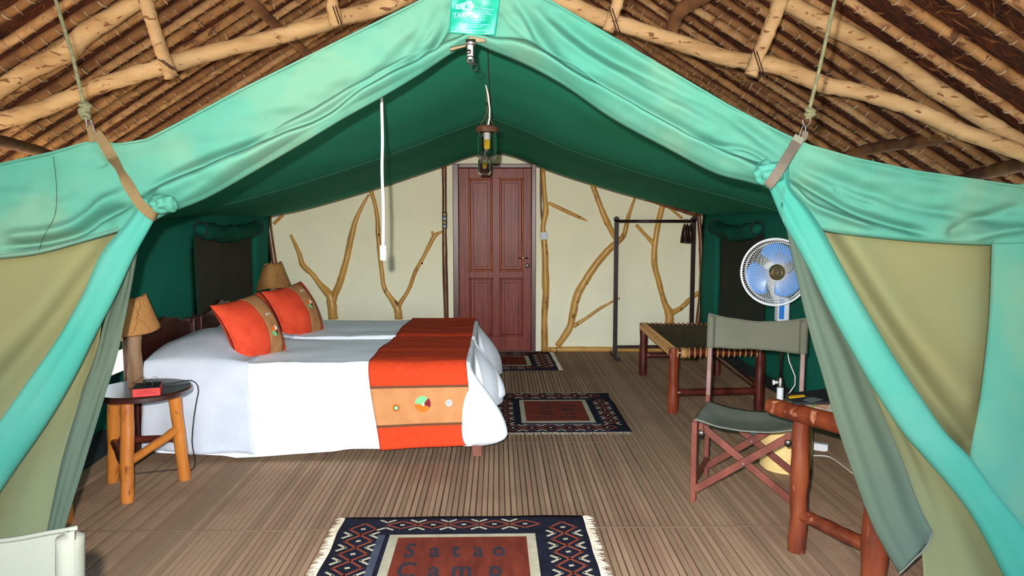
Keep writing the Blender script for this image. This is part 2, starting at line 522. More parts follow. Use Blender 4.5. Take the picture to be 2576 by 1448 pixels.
# reed strips of the matting, each a part; a few shared waviness variants
rib_meshes = []
pitch = .0298
for k in range(6):
    mb = MB()
    n = 12
    vs = []
    for i in range(n + 1):
        y = 2.0 + (8.19 - 2.0) * i / n
        dx = .0032 * nz(y * 1.1, k * 7.3)
        for a, z in ((-.0127, -.007), (-.0113, 0), (.0113, 0), (.0127, -.007)):
            vs.append((dx + a, y, z))
    fs = []
    for i in range(n):
        for j in range(3):
            fs.append((i * 4 + j, i * 4 + j + 1, i * 4 + j + 5, i * 4 + j + 4))
    mb.add(vs, fs)
    o = obj('reed_strip', mb, ('rib', 'rib2', 'rib3', 'rib', 'rib3', 'rib')[k], floor, smooth=False)
    rib_meshes.append(o)
nr = int((2.24 + 2.44) / pitch)
for i in range(nr):
    x = -2.42 + i * pitch
    k = int(6 * (.5 + .49 * nz(i * .37, 3.1))) % 6 if i % 3 else random.randrange(6)
    if i < 6:
        o = rib_meshes[i]
    else:
        o = rib_meshes[k].copy()
        COL.objects.link(o)
        o.parent = floor
    o.location = (x + .0012 * random.uniform(-1, 1), 0, .0006 * random.uniform(-1, 1))
# overlap seams of the matting widths: slim cross ridges
for u, v in ((1400, 1327), (1400, 1112)):
    y = F(u, v).y
    mb = MB()
    mb.grid(lambda a, b, y=y: Vector((XL + (XR - XL) * a, y + .012 * nz(a * 6, y) + (.02 * b - .01), .0006 + .0014 * math.sin(PI * b))), 60, 3)
    obj('matting_seam', mb, 'rib3', floor)
# edge logs that hold the matting down along the tent sides
def curled(x0, x1, ya, yb, h):
    mb = MB()
    mb.grid(lambda a, b: Vector((x0 + (x1 - x0) * b + .015 * nz(a * 9, 2), ya + (yb - ya) * a, .004 + h * b ** 1.6 * (1 + .3 * nz(a * 5, 8)))), 40, 6)
    return mb
obj('curled_mat_edge', curled(2.06, 2.23, 4.2, 8.1, .085), 'rib3', floor, solid=.004, label='edge of the matting curling up against the right side wall')
obj('curled_mat_edge', curled(-2.26, -2.42, 3.1, 8.1, .05), 'rib3', floor, solid=.004, label='edge of the matting curling up against the left side wall')

# ---- tent roof cross-sections (needed by the back wall too)
XM = -.04
back_prof = [(-2.44, 1.475), (-2.05, 1.56), (-1.42, 1.735), (-.57, 2.015), (-.28, 2.115), (-.04, 2.155), (.2, 2.11), (.5, 1.99), (1.09, 1.80), (1.68, 1.64), (2.24, 1.49)]
TOP = [(-900, 540), (-450, 500), (-150, 440), (0, 411), (130, 382), (215, 357), (250, 357), (300, 361), (370, 349), (450, 308), (600, 227), (800, 128), (1050, 4), (1120, -34), (1170, -60), (1200, -66), (1240, -58), (1290, -40), (1390, 4), (1520, 80), (1640, 150), (1830, 262), (1960, 330), (2030, 362), (2150, 396), (2300, 428), (2576, 468), (2850, 505), (3200, 545)]
front_prof = []
for u, v in TOP:
    p = P(u, v, YF)
    front_prof.append((p.x, p.z))
def roof_z(x, y):
    w = smoothstep(YF, YF + 1.5, y)
    zb = sinterp(x, back_prof)
    zf = interp(x, front_prof)
    z = zf * (1 - w) + zb * w
    # slack between the ridge supports
    k = abs(math.cos((y - 4.1) * PI / 2.8))
    z += (.040 * k - .024) * smoothstep(3.2, 3.9, y) * smoothstep(YB + .05, YB - .7, y) * (1 - .3 * abs(x) / 2.4)
    z += .006 * nz(x * 1.7, y * 1.3) + .055 * math.exp(-abs(x - XM) / .14) * (1 - smoothstep(6.6, 8.1, y)) * smoothstep(2.7, 3.2, y)
    return z

# ---- back wall
wall = structure('wall_back', (0, YB, 0))
def wallpoly(xs):
    mb = MB()
    top = [(x, roof_z(x, YB) + .07) for x in xs]
    n = len(xs)
    for i in range(n - 1):
        (xa, za), (xb, zb) = top[i], top[i + 1]
        m = 8
        for j in range(m):
            y = YB + .0015 * 0
            mb.add([(xa, YB, za * j / m), (xb, YB, zb * j / m), (xb, YB, zb * (j + 1) / m), (xa, YB, za * (j + 1) / m)], [(0, 1, 2, 3)])
    mb.add([(xs[0], YB + .12, 0), (xs[-1], YB + .12, 0)] + [(x, YB + .12, z) for x, z in reversed(top)], [tuple(range(n + 2))])
    mb.add([(xs[-1], YB, 0), (xs[-1], YB + .12, 0), (xs[-1], YB + .12, top[-1][1]), (xs[-1], YB, top[-1][1])], [(0, 1, 2, 3)])
    mb.add([(xs[0], YB, 0), (xs[0], YB + .12, 0), (xs[0], YB + .12, top[0][1]), (xs[0], YB, top[0][1])], [(0, 3, 2, 1)])
    return mb
DL, DR, DT = P(1140, 600, YB).x, P(1347, 880, YB).x, P(1240, 412, YB).z
obj('plaster', wallpoly([-2.6 + (DL + 2.6) * i / 16 for i in range(17)]), 'cream', wall, smooth=False)
obj('plaster', wallpoly([DR + (2.4 - DR) * i / 16 for i in range(17)]), 'cream', wall, smooth=False)
mb = MB()
xs = [DL + (DR - DL) * i / 8 for i in range(9)]
mb.poly([(DL, YB, DT), (DR, YB, DT)] + [(x, YB, roof_z(x, YB) + .07) for x in reversed(xs)], 0, (0, .12, 0))
obj('plaster', mb, 'cream', wall, smooth=False)
def pxlog(pts, name, m, parent, depth=0.0, seed=0, n=12, step=9, sq=.8, Y=None):
    """a pole on the back wall through pixels (u,v,radius px)"""
    sp = smooth_path(pts, max(4, step))
    w = []
    for q in sp:
        p = P(q[0], q[1], (YB if Y is None else Y) - depth)
        w.append(p)
    rs = [max(q[2], .6) * 1.12 / 232.0 * (1 + .10 * nz(i * .9, seed)) for i, q in enumerate(sp)]
    mb = MB()
    mb.tube(w, rs, n, sq=1, wob=.18, seed=seed)
    return obj(name, mb, m, parent)
BR = [
 [(838, 802, 11), (835, 762, 11), (829, 742, 10), (807, 717, 7), (786, 690, 6), (762, 666, 6.5), (752, 635, 5), (731, 590, 3)],
 [(836, 760, 9), (842, 742, 8), (855, 711, 8), (873, 648, 7), (886, 586, 6.5), (900, 541, 5), (928, 489, 2.5)],
 [(1003, 802, 9), (1000, 776, 9), (980, 745, 6), (966, 721, 5.5), (959, 669, 5), (952, 597, 5.5), (949, 545, 5), (942, 507, 4.5), (931, 476, 4.5)],
 [(1004, 772, 6), (1007, 762, 5), (1028, 728, 4.5), (1045, 683, 4.5), (1066, 645, 4.5), (1083, 611, 5), (1094, 592, 5), (1113, 582, 2)],
 [(1092, 602, 4), (1087, 581, 2.5)],
 [(689, 563, 4), (712, 540, 4)],
 [(1402, 870, 7), (1432, 826, 8.5), (1439, 798, 8.5), (1451, 745, 9), (1473, 704, 9), (1503, 660, 8), (1533, 626, 8), (1555, 607, 7), (1570, 589, 6), (1581, 544, 4.5), (1598, 495, 2.5)],
 [(1442, 820, 5), (1473, 801, 4), (1510, 775, 3.5), (1559, 749, 2)],
 [(1551, 603, 6), (1529, 563, 7), (1510, 518, 6.5), (1491, 466, 6)],
 [(1380, 510, 3.5), (1405, 522, 4.5), (1450, 543, 4), (1477, 555, 1.5)],
 [(1684, 815, 10), (1683, 787, 10), (1671, 760, 7), (1659, 716, 6.5), (1646, 663, 7), (1647, 618, 7), (1656, 559, 6.5), (1668, 512, 6.5)],
 [(1648, 622, 5), (1643, 612, 5), (1622, 589, 4), (1600, 565, 4)],
 [(1686, 788, 7), (1712, 775, 6), (1734, 754, 5.5), (1762, 733, 5)],
 [(1680, 519, 3), (1716, 549, 3)],
]
for i, b in enumerate(BR):
    pxlog(b, 'branch', 'branch', wall, depth=.004, seed=i * 3.7, step=4 * len(b), n=10)
for u, v, r in ((812, 720, 2.6), (953, 590, 2.5), (1062, 662, 2.4), (1476, 712, 3.5), (1452, 738, 2.3), (1673, 758, 3.5), (1713, 776, 3.2), (1509, 512, 1.6), (1456, 545, 1.6)):
    mb = MB()
    p = P(u, v, YB - .033)
    mb.lathe([(.0, .004), (r / 232 * .7, .003), (r / 232, -.006)], 10, p, 'y', cap=False)
    obj('knot', mb, 'knot', wall)
pxlog([(1117, 405, 5.5), (1118, 480, 5.5), (1118, 560, 5), (1119, 650, 6), (1121, 740, 6), (1123, 800, 6), (1124, 885, 6)], 'post', 'branch2', wall, depth=.012, seed=5, step=20)
pxlog([(1366, 425, 5), (1369, 480, 5), (1373, 530, 6.5), (1366, 570, 6), (1370, 620, 7), (1372, 680, 8), (1373, 740, 8), (1370, 800, 7), (1370, 883, 8)], 'post', 'branch', wall, depth=.012, seed=9, step=26)
pxlog([(1360, 425, 2), (1361, 520, 2.4), (1365, 575, 1.5)], 'bark_strip', 'branch2', wall, depth=.012, seed=2, step=8)
pxlog([(675, 540, 6), (680, 590, 6), (687, 640, 6.5), (692, 680, 6.5), (694, 760, 7), (695, 882, 7)], 'post', 'branch2', wall, depth=.03, seed=1, step=20)
pxlog([(1757, 535, 5), (1762, 590, 5), (1765, 650, 6), (1766, 700, 6), (1762, 750, 5), (1757, 800, 6), (1752, 880, 6)], 'post', 'branch2', wall, depth=.03, seed=4, step=24)
pxlog([(1625, 500, 3.5), (1690, 522, 4), (1755, 542, 4)], 'roof_pole', 'branch2', wall, depth=.03, seed=6, step=9)
bb = structure('baseboard_back', (0, YB, 0))
pxlog([(1380, 879, 6), (1450, 878, 6.5), (1540, 879, 6), (1640, 880, 6), (1765, 881, 6)], 'log', 'branch', bb, depth=.015, seed=3, step=24)
pxlog([(690, 881, 6), (800, 880, 6), (950, 881, 6), (1120, 881, 6)], 'log', 'branch', bb, depth=.015, seed=8, step=24)

# ---- door
door = structure('door_1', (0, YB, 0), label='red brown panelled wooden door with dark frame')
fw = .062
y0, y1 = YB - .035, YB + .1
DB = .0
for a, b in (((DL, y0, 0), (DL + fw, y1, DT)), ((DR - fw * .8, y0, 0), (DR, y1, DT)), ((DL + fw, y0, DT - .045), (DR - fw * .8, y1, DT))):
    mb = MB(); mb.box(a, b)
    obj('door_frame', mb, 'doorframe', door, smooth=False, bevel=.006)
sx0, sx1, sz1 = DL + fw + .003, DR - fw * .8 - .003, DT - .048
def dx(u): return P(u, 650, YB).x
def dz(v): return P(1245, v, YB).z
px = [dx(1180), dx(1239), dx(1257), dx(1316)]
pzu, pzl = (dz(682), dz(448)), (dz(845), dz(699))
mb = MB(); mb.box((sx0, YB + .02, .01), (sx1, YB + .04, sz1))
obj('door_core', mb, 'door', door, smooth=False)
yf = YB - .012
for a, b in (((sx0, .01), (px[0], sz1)), ((px[3], .01), (sx1, sz1)), ((px[1], pzl[0]), (px[2], sz1 - .1))):
    mb = MB(); mb.box((a[0], yf, a[1]), (b[0], YB + .02, b[1]))
    obj('stile', mb, 'door', door, smooth=False, bevel=.003)
for z0, z1 in ((.01, pzl[0]), (pzl[1], pzu[0]), (pzu[1], sz1)):
    for xa, xb in ((px[0], px[3]),):
        mb = MB(); mb.box((xa, yf + .001, z0), (xb, YB + .02, z1))
        obj('rail', mb, 'door', door, smooth=False, bevel=.003)
for (za, zb), mm in ((pzu, 'doormould'), (pzl, 'door')):
    for xa, xb in ((px[0], px[1]), (px[2], px[3])):
        mb = MB(); t = .018
        for a, b in (((xa, za), (xa + t, zb)), ((xb - t, za), (xb, zb)), ((xa, za), (xb, za + t)), ((xa, zb - t), (xb, zb))):
            mb.box((a[0], yf - .012, a[1]), (b[0], YB + .012, b[1]))
        obj('moulding', mb, mm, door, smooth=False, bevel=.005)
        mb = MB(); k = .03
        mb.box((xa + t, YB + .006, za + t), (xb - t, YB + .02, zb - t))
        mb.box((xa + t + k, YB - .004, za + t + k), (xb - t - k, YB + .02, zb - t - k))
        obj('panel', mb, 'door', door, smooth=False, bevel=.005)
hp = P(1327, 649, YB - .03)
mb = MB(); mb.tube([hp + Vector((0, .02, 0)), hp + Vector((0, -.025, 0)), hp + Vector((-.02, -.035, .003)), hp + Vector((-.06, -.035, .008)), hp + Vector((-.1, -.03, -.004))], [.009, .009, .009, .008, .005], 8)
obj('door_handle', mb, 'brass', door)
kp = P(1327, 668, YB - .012)
mb = MB(); mb.lathe([(0, -.008), (.016, -.008), (.024, -.004), (.024, .004)], 20, kp, 'y', cap=False)
ko = obj('key_plate', mb, 'steel', door)
mb = MB(); mb.lathe([(0, -.0095), (.005, -.0095), (.005, -.007)], 10, kp, 'y', cap=False)
obj('keyhole', mb, 'black', ko)
mb = MB(); mb.box((DL + .0, YB - .06, 0), (DR, YB + .1, .012))
obj('threshold', mb, 'doorframe', door, smooth=False)

# light switch strip on the left post and blank plate on the right post
a, b = P(1112, 533, YB - .045), P(1125, 574, YB - .045)
sw = thing('switch_box', 'narrow black switch box with small yellow markings on the post left of the door', 'switch', ((a.x + b.x) / 2, a.y, b.z))
mb = MB(); mb.box((a.x, a.y - .012, b.z), (b.x, a.y + .02, a.z)); obj('housing', mb, 'black', sw, smooth=False, bevel=.005)
for k, (z, m) in enumerate(((.86, 'yellow'), (.6, 'greypl'), (.36, 'yellow'), (.12, 'greypl'))):
    zz = b.z + (a.z - b.z) * z
    mb = MB(); mb.box((a.x + .016, a.y - .016, zz - .012), (b.x - .016, a.y - .01, zz + .01)); obj('button', mb, m, sw, smooth=False, bevel=.002)
a, b = P(1358, 583, YB - .05), P(1378, 602, YB - .05)
so = thing('blank_plate', 'pale grey square wall plate on the post right of the door', 'wall plate', ((a.x + b.x) / 2, a.y, b.z))
mb = MB(); mb.box((a.x, a.y - .008, b.z), (b.x, a.y + .022, a.z)); obj('plate', mb, 'greypl', so, smooth=False, bevel=.003)
for sx in (.15, .85):
    mb = MB(); mb.lathe([(0, -.002), (.004, -.001), (.004, .002)], 8, (a.x + (b.x - a.x) * sx, a.y - .008, (a.z + b.z) / 2), 'y', cap=False); obj('screw', mb, 'black', so)

# ================================================================== THATCHED ROOF
ceil = structure('ceiling', (0, 0, 0), label='makuti palm thatch roof on poles')
RX, RZ, RS = -.22, 4.28, .62
Y0R, Y1R = -2.2, 10.2
XE = 4.6
for sgn in (-1, 1):
    mb = MB()
    def tf(a, b, sgn=sgn):
        x = XE * b
        y = Y0R + (Y1R - Y0R) * a
        z = RZ - RS * x + .05 + .035 * nz(x * 6, y * 9, 5) + .03 * nz(x * 3, y * 2.5, 1)
        return Vector((RX + sgn * x, y, z))
    mb.grid(tf, 200, 70)
    obj('thatch', mb, 'thatch', ceil, solid=.06)
# battens running down the slope, each a part
battens = []
nb = 0
y = 2.9
ynext = {-1: 2.9, 1: 2.95}
while y < 9.9:
    for sgn in (-1, 1):
        if y < ynext[sgn] - 1e-6:
            continue
        ynext[sgn] = y + ((.215 if y < 7 else .20) if sgn < 0 else (.285 if y < 5.2 else .225)) + .02 * random.uniform(-1, 1)
        m = 13
        pts, rs = [], []
        off = random.uniform(-.03, .03)
        ang = random.uniform(-.012, .012)
        r0 = random.uniform(.030, .040) if sgn < 0 else random.uniform(.027, .036)
        sd = random.uniform(0, 50)
        for i in range(m):
            x = .02 + (XE - .15) * i / (m - 1)
            pts.append((RX + sgn * x, y + off + ang * x + .03 * nz(x * .9, sd), RZ - RS * x - .02 + .018 * nz(x * 1.1, sd + 9)))
            rs.append(r0 * (1 + .12 * nz(x * 2.2, sd + 3)))
        mb = MB(); mb.tube(pts, rs, 8, wob=.12, seed=sd)
        obj('batten', mb, random.choice(('batten', 'batten', 'batten2', 'batten3') if sgn > 0 else ('batten', 'batten2', 'batten2', 'batten3')), ceil)
        battens.append((sgn, pts, rs))
        nb += 1
    y += .01
# palm leaf ties wound round the battens, with their curled ends
for sgn in (-1, 1):
    mb = MB()
    for s_, pts, rs in battens:
        if s_ != sgn:
            continue
        L = [Vector(p) for p in pts]
        d = 0.05
        tot = (L[-1] - L[0]).length
        while d < tot - .05:
            f = d / tot * (len(L) - 1)
            i = min(int(f), len(L) - 2)
            p = L[i].lerp(L[i + 1], f - i)
            r = rs[i] + .0035
            T = (L[i + 1] - L[i]).normalized()
            X = Vector((0, 1, 0)); X = (X - T * X.dot(T)).normalized()
            Z = T.cross(X)
            if Z.z > 0: Z = -Z
            w = random.uniform(.0025, .0055)
            sl = random.uniform(-.3, .3)
            q = []
            a0, a1 = random.uniform(-1.5, -1.2), random.uniform(1.2, 1.5)
            for k in range(6):
                a = a0 + (a1 - a0) * k / 5
                q.append(p + X * math.sin(a) * r + Z * math.cos(a) * r + T * sl * r * math.sin(a))
            e = random.choice((-1, 1))
            endp = q[-1] if e > 0 else q[0]
            ext = endp + (X * e * random.uniform(.01, .04) + Z * random.uniform(.0, .03) + T * random.uniform(-.02, .02))
            q = q + [ext] if e > 0 else [ext] + q
            ww = [w] * len(q)
            ww[-1 if e > 0 else 0] = .0008
            mb.tube(q, ww, 3, cap=False)
            d += random.uniform(.075, .125)
    obj('palm_leaf_ties', mb, 'tie', ceil, kind='stuff')
# loose fibres hanging out of the thatch
for sgn in (-1, 1):
    mb = MB()
    for k in range(6500):
        x = random.uniform(.1, XE - .1); yy = random.uniform(2.6, 9.8)
        p = Vector((RX + sgn * x, yy, RZ - RS * x + .02))
        T = Vector((sgn * random.uniform(-.6, 1), random.uniform(-1.2, 1.2), 0)).normalized()
        T.z = -RS * T.x * sgn + random.uniform(-.25, .05)
        l = random.uniform(.06, .22)
        q = p + T * l
        w = T.cross(Vector((0, 0, 1))).normalized() * random.uniform(.0015, .005)
        mb.add([p - w, p + w, q + w * .2, (p + q) / 2 - w + Vector((0, 0, random.uniform(-.02, .01)))], [(0, 1, 2, 3)])
    obj('thatch_fibres', mb, 'straw', ceil, kind='stuff', smooth=False)

def pole(pts, Y, name='pole', m='pole', seed=0, Ys=None, n=14, wob=.14):
    """pole of the roof frame through (u,v,radius px) at depth Y"""
    sp = smooth_path([tuple(q) for q in pts], 9 * len(pts))
    w, rs = [], []
    for i, q in enumerate(sp):
        yy = Y if Ys is None else Ys[0] + (Ys[1] - Ys[0]) * i / (len(sp) - 1)
        w.append(P(q[0], q[1], yy))
        rs.append(q[2] * yy / FPX * (1 + .06 * nz(i * .35, seed)))
    mb = MB(); mb.tube(w, rs, n, wob=wob, seed=seed)
    return obj(name, mb, m, ceil)
YT = 4.75
pole([(-420, 410, 19), (-150, 345, 19), (0, 303, 20), (120, 268, 19), (215, 228, 19), (330, 190, 20), (430, 160, 21), (560, 125, 19), (700, 92, 20), (860, 44, 20), (960, 18, 20), (1100, -50, 20), (1230, -125, 20)], YT, 'truss_pole', 'pole', 1)
pole([(1180, -110, 20), (1300, -50, 20), (1400, -6, 20), (1500, 40, 20), (1580, 66, 19), (1700, 104, 20), (1830, 146, 20), (1950, 165, 20), (2060, 208, 21), (2160, 230, 19), (2300, 275, 20), (2420, 330, 20), (2500, 358, 20), (2580, 388, 20), (2760, 460, 18)], YT, 'truss_pole', 'pole', 2)
pole([(-500, 545, 19), (-200, 350, 19), (-60, 262, 20), (60, 184, 21), (170, 128, 23), (205, 92, 24), (280, 44, 21), (360, -6, 20), (560, -130, 20), (900, -340, 20), (1180, -520, 20)], YT + .12, 'rafter_pole', 'pole', 3)
pole([(1150, -520, 19), (1500, -300, 19), (1800, -110, 19), (1985, 8, 20), (2080, 60, 23), (2160, 100, 22), (2250, 150, 20), (2330, 210, 21), (2420, 265, 21), (2520, 330, 20), (2600, 378, 20), (2760, 480, 20)], YT + .12, 'rafter_pole', 'pole', 4)
pole([(352, -40, 17), (366, 0, 17), (385, 60, 16), (404, 120, 16), (420, 160, 16), (432, 194, 17)], YT - .09, 'brace', 'pole', 5)
pole([(826, -120, 15), (833, -10, 15), (840, 30, 16), (848, 66, 17)], YT - .09, 'brace', 'pole', 6)
pole([(1968, -10, 19), (1945, 50, 18), (1920, 110, 17), (1903, 150, 16), (1888, 190, 16)], YT - .09, 'brace', 'pole', 7)
pole([(1572, -60, 14), (1556, 0, 14), (1542, 40, 14), (1529, 78, 14)], YT - .09, 'brace', 'pole', 8)
for c, dirv in (((418, 163), (22, 14)), ((845, 38), (10, 26)), ((1906, 158), (12, 34)), ((1543, 52), (12, 34))):
    mb = MB()
    for o_ in (0, 7):
        q = []
        for k in range(16):
            a = 2 * PI * k / 16
            q.append(P(c[0] + o_ + dirv[0] * math.cos(a) * .9, c[1] + dirv[1] * math.cos(a), YT - .05 + .13 * math.sin(a) * 1.1))
        mb.tube(q, .004, 5, closed=True)
    obj('wire_binding', mb, 'wirebrown', ceil)
# rough dark purlins and props seen between the battens
pole([(2120, 395, 12), (2200, 372, 14), (2330, 352, 16), (2445, 330, 17), (2600, 300, 18)], 0, 'purlin', 'rafter', 9, Ys=(6.6, 4.9))
pole([(2380, 470, 10), (2440, 444, 14), (2520, 424, 18), (2620, 400, 20)], 0, 'purlin', 'rafter', 10, Ys=(6.2, 4.9))
pole([(150, 396, 10), (90, 378, 13), (30, 362, 15), (-60, 345, 16)], 0, 'purlin', 'rafter', 11, Ys=(6.5, 4.9))
pole([(600, -30, 14), (640, 10, 14), (690, 60, 12), (745, 110, 11), (790, 150, 10)], 0, 'prop', 'rafter', 12, Ys=(5.3, 6.2))
pole([(1790, -20, 18), (1740, 5, 18), (1705, 35, 17), (1688, 80, 15)], 0, 'prop', 'rafter', 13, Ys=(5.2, 5.6))
pole([(560, 330, 9), (700, 238, 11), (860, 130, 16), (1010, 30, 18), (1120, -40, 18)], 6.6, 'rafter', 'rafter', 14)
pole([(1440, -10, 14), (1560, 100, 16), (1640, 156, 13), (1760, 232, 12), (1890, 320, 11), (1990, 385, 9)], 6.6, 'rafter', 'rafter', 15)

# plastered gable of the wash room behind, closing the far end of the roof
wf = structure('wall_far', (0, 10.0, 0))
mb = MB()
mb.poly([(RX - 4.2, 9.9, -.12), (RX + 4.2, 9.9, -.12), (RX + 4.2, 9.9, RZ - RS * 4.2), (RX, 9.9, RZ - .02), (RX - 4.2, 9.9, RZ - RS * 4.2)], 0, (0, .15, 0))
obj('plaster', mb, 'cream', wf, smooth=False)
# props outside that carry the roof
for x in (-4.45, 4.05):
    for yy in (-.8, 3.6, 8.8):
        mb = MB(); zt = RZ - RS * abs(x - RX)
        mb.tube([(x + .02 * nz(i, yy), yy, -.12 + (zt + .12) * i / 8) for i in range(9)], .07, 10, wob=.1, seed=yy)
        obj('roof_post', mb, 'rafter', ceil)
# ================================================================== TENT
tent = thing('safari_tent', 'faded teal canvas safari tent with tied back door flaps under the thatch', 'tent', (0, YF, 0))

# ---- roof
NX = 110; NYR = 60
xs_all = [XL + (XR - XL) * i / NX for i in range(NX + 1)]
mb = MB()
mb.grid(lambda a, b: Vector((-2.9 + 5.6 * a * 1.0 if False else XL - .02 + (XR - XL + .04) * a, YF + .01 + (YB - YF + .06) * b, roof_z(XL - .02 + (XR - XL + .04) * a, YF + .01 + (YB - YF + .06) * b))), NX, NYR)
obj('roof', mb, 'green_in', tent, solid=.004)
def roof_seam(Y, dx=0.0, r=.0013, lo=XL + .02, hi=XR - .02, m='seam'):
    mb = MB()
    q = []
    for i in range(90):
        x = lo + (hi - lo) * i / 89
        yy = Y + dx * abs(x - XM)
        q.append((x, yy, roof_z(x, yy) - .004))
    mb.tube(q, r, 4)
    return obj('roof_seam', mb, m, tent)
roof_seam(3.5)
roof_seam(5.6)
mb = MB(); q = [(XM + .003 * nz(i), YF + .05 + (YB - YF - .1) * i / 30, roof_z(XM, YF + .05 + (YB - YF - .1) * i / 30) - .006) for i in range(31)]
mb.tube(q, .003, 5); obj('ridge_rope', mb, 'wirebrown', tent)
mb = MB()
zb_ = roof_z(-1, YB) 
q = [(x, YB - .02, roof_z(x, YB - .02) - .012) for x in xs_all]
mb.tube(q, .007, 6); obj('roof_hem', mb, 'leather', tent)

# ---- side walls with window openings
def bowf(x, y, z):
    return .03 * math.sin(PI * min(z / 1.5, 1)) * math.sin((y - YF) * 1.9) + .012 * nz(y * 1.7, z * 1.3, x)
def side_wall(x, holes, sgn):
    mb = MB()
    ys = sorted(set([YF + .02, YB] + [h for H in holes for h in H[:2]] + [YF + .3 * i for i in range(1, 19) if YF + .3 * i < YB]))
    zs = sorted(set([.0, 1.50] + [h for H in holes for h in H[2:4]] + [.2, .4, .6, .8, 1.0, 1.2, 1.35]))
    idx = {}
    def vid(y, z):
        k = (y, z)
        if k not in idx:
            idx[k] = len(mb.v)
            bow = bowf(x, y, z)
            zz = z
            if z >= 1.5:
                zz = roof_z(x, y) + .02
            mb.v.append((x - sgn * 0 + bow, y, zz))
        return idx[k]
    for i in range(len(ys) - 1):
        for j in range(len(zs) - 1):
            cy, cz = (ys[i] + ys[i + 1]) / 2, (zs[j] + zs[j + 1]) / 2
            if any(H[0] < cy < H[1] and H[2] < cz < H[3] for H in holes):
                continue
            mb.f.append((vid(ys[i], zs[j]), vid(ys[i + 1], zs[j]), vid(ys[i + 1], zs[j + 1]), vid(ys[i], zs[j + 1])))
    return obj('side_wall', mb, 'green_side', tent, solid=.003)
LW = (6.08, 7.5, .56, 1.30)
LG = (4.05, 5.0, .47, .70)
RWN = (6.3, 7.55, .42, 1.30)
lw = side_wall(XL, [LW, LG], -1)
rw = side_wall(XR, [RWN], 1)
def window(x, H, sgn, wallobj):
    mb = MB()
    def wm(a, b):
        yy, zz = H[0] - .05 + (H[1] - H[0] + .10) * a, H[2] - .05 + (H[3] - H[2] + .10) * b
        return Vector((x + bowf(x, yy, zz) + sgn * .012, yy, zz))
    mb.grid(wm, 20, 20)
    obj('window_mesh', mb, 'darkmesh', wallobj)
    mb = MB()
    t = .025
    for a, b in (((H[0] - t, H[2] - t), (H[0], H[3] + t)), ((H[1], H[2] - t), (H[1] + t, H[3] + t)), ((H[0], H[2] - t), (H[1], H[2]))):
        hb_ = MB()
        hb_.grid(lambda p_, q_: Vector((x + bowf(x, a[0] + (b[0] - a[0]) * p_, a[1] + (b[1] - a[1]) * q_) - sgn * .006, a[0] + (b[0] - a[0]) * p_, a[1] + (b[1] - a[1]) * q_)), 10, 10)
        obj('window_hem', hb_, 'green_roll', wallobj)
    # the rolled up window flap, sagging between its ties
    mb = MB()
    q, rs = [], []
    for i in range(25):
        a = i / 24
        q.append((x - sgn * .06, H[0] - .06 + (H[1] - H[0] + .12) * a, H[3] + .075 - .055 * math.sin(PI * a) + .012 * nz(a * 7, 2)))
        rs.append(.072 * (1 + .22 * nz(a * 9, 5)) * min(1, .35 + 6 * min(a, 1 - a)))
    mb.tube(q, rs, 14, wob=.25, seed=x)
    obj('rolled_window_flap', mb, 'green_roll', wallobj)
    for a in (.04, .96):
        mb = MB()
        yy = H[0] - .06 + (H[1] - H[0] + .12) * a
        z = H[3] + .07
        mb.tube([(x - sgn * .06 + .06 * math.cos(t_ * PI / 6), yy, z + .065 * math.sin(t_ * PI / 6)) for t_ in range(12)], .008, 5, closed=True)
        obj('window_tie', mb, 'mudflap', wallobj)
window(XL, LW, -1, lw)
window(XR, RWN, 1, rw)
for x, sgn in ((XL, -1), (XR, 1)):
    mb = MB()
    mb.grid(lambda a, b: Vector((x - sgn * (.012 + .05 * b ** 2 + .02 * nz(a * 12, 3)), YF + .1 + (YB - .15 - YF) * a, .17 + .02 * nz(a * 10, 1) - .16 * b)), 60, 6)
    obj('ground_flap', mb, 'mudflap', tent)

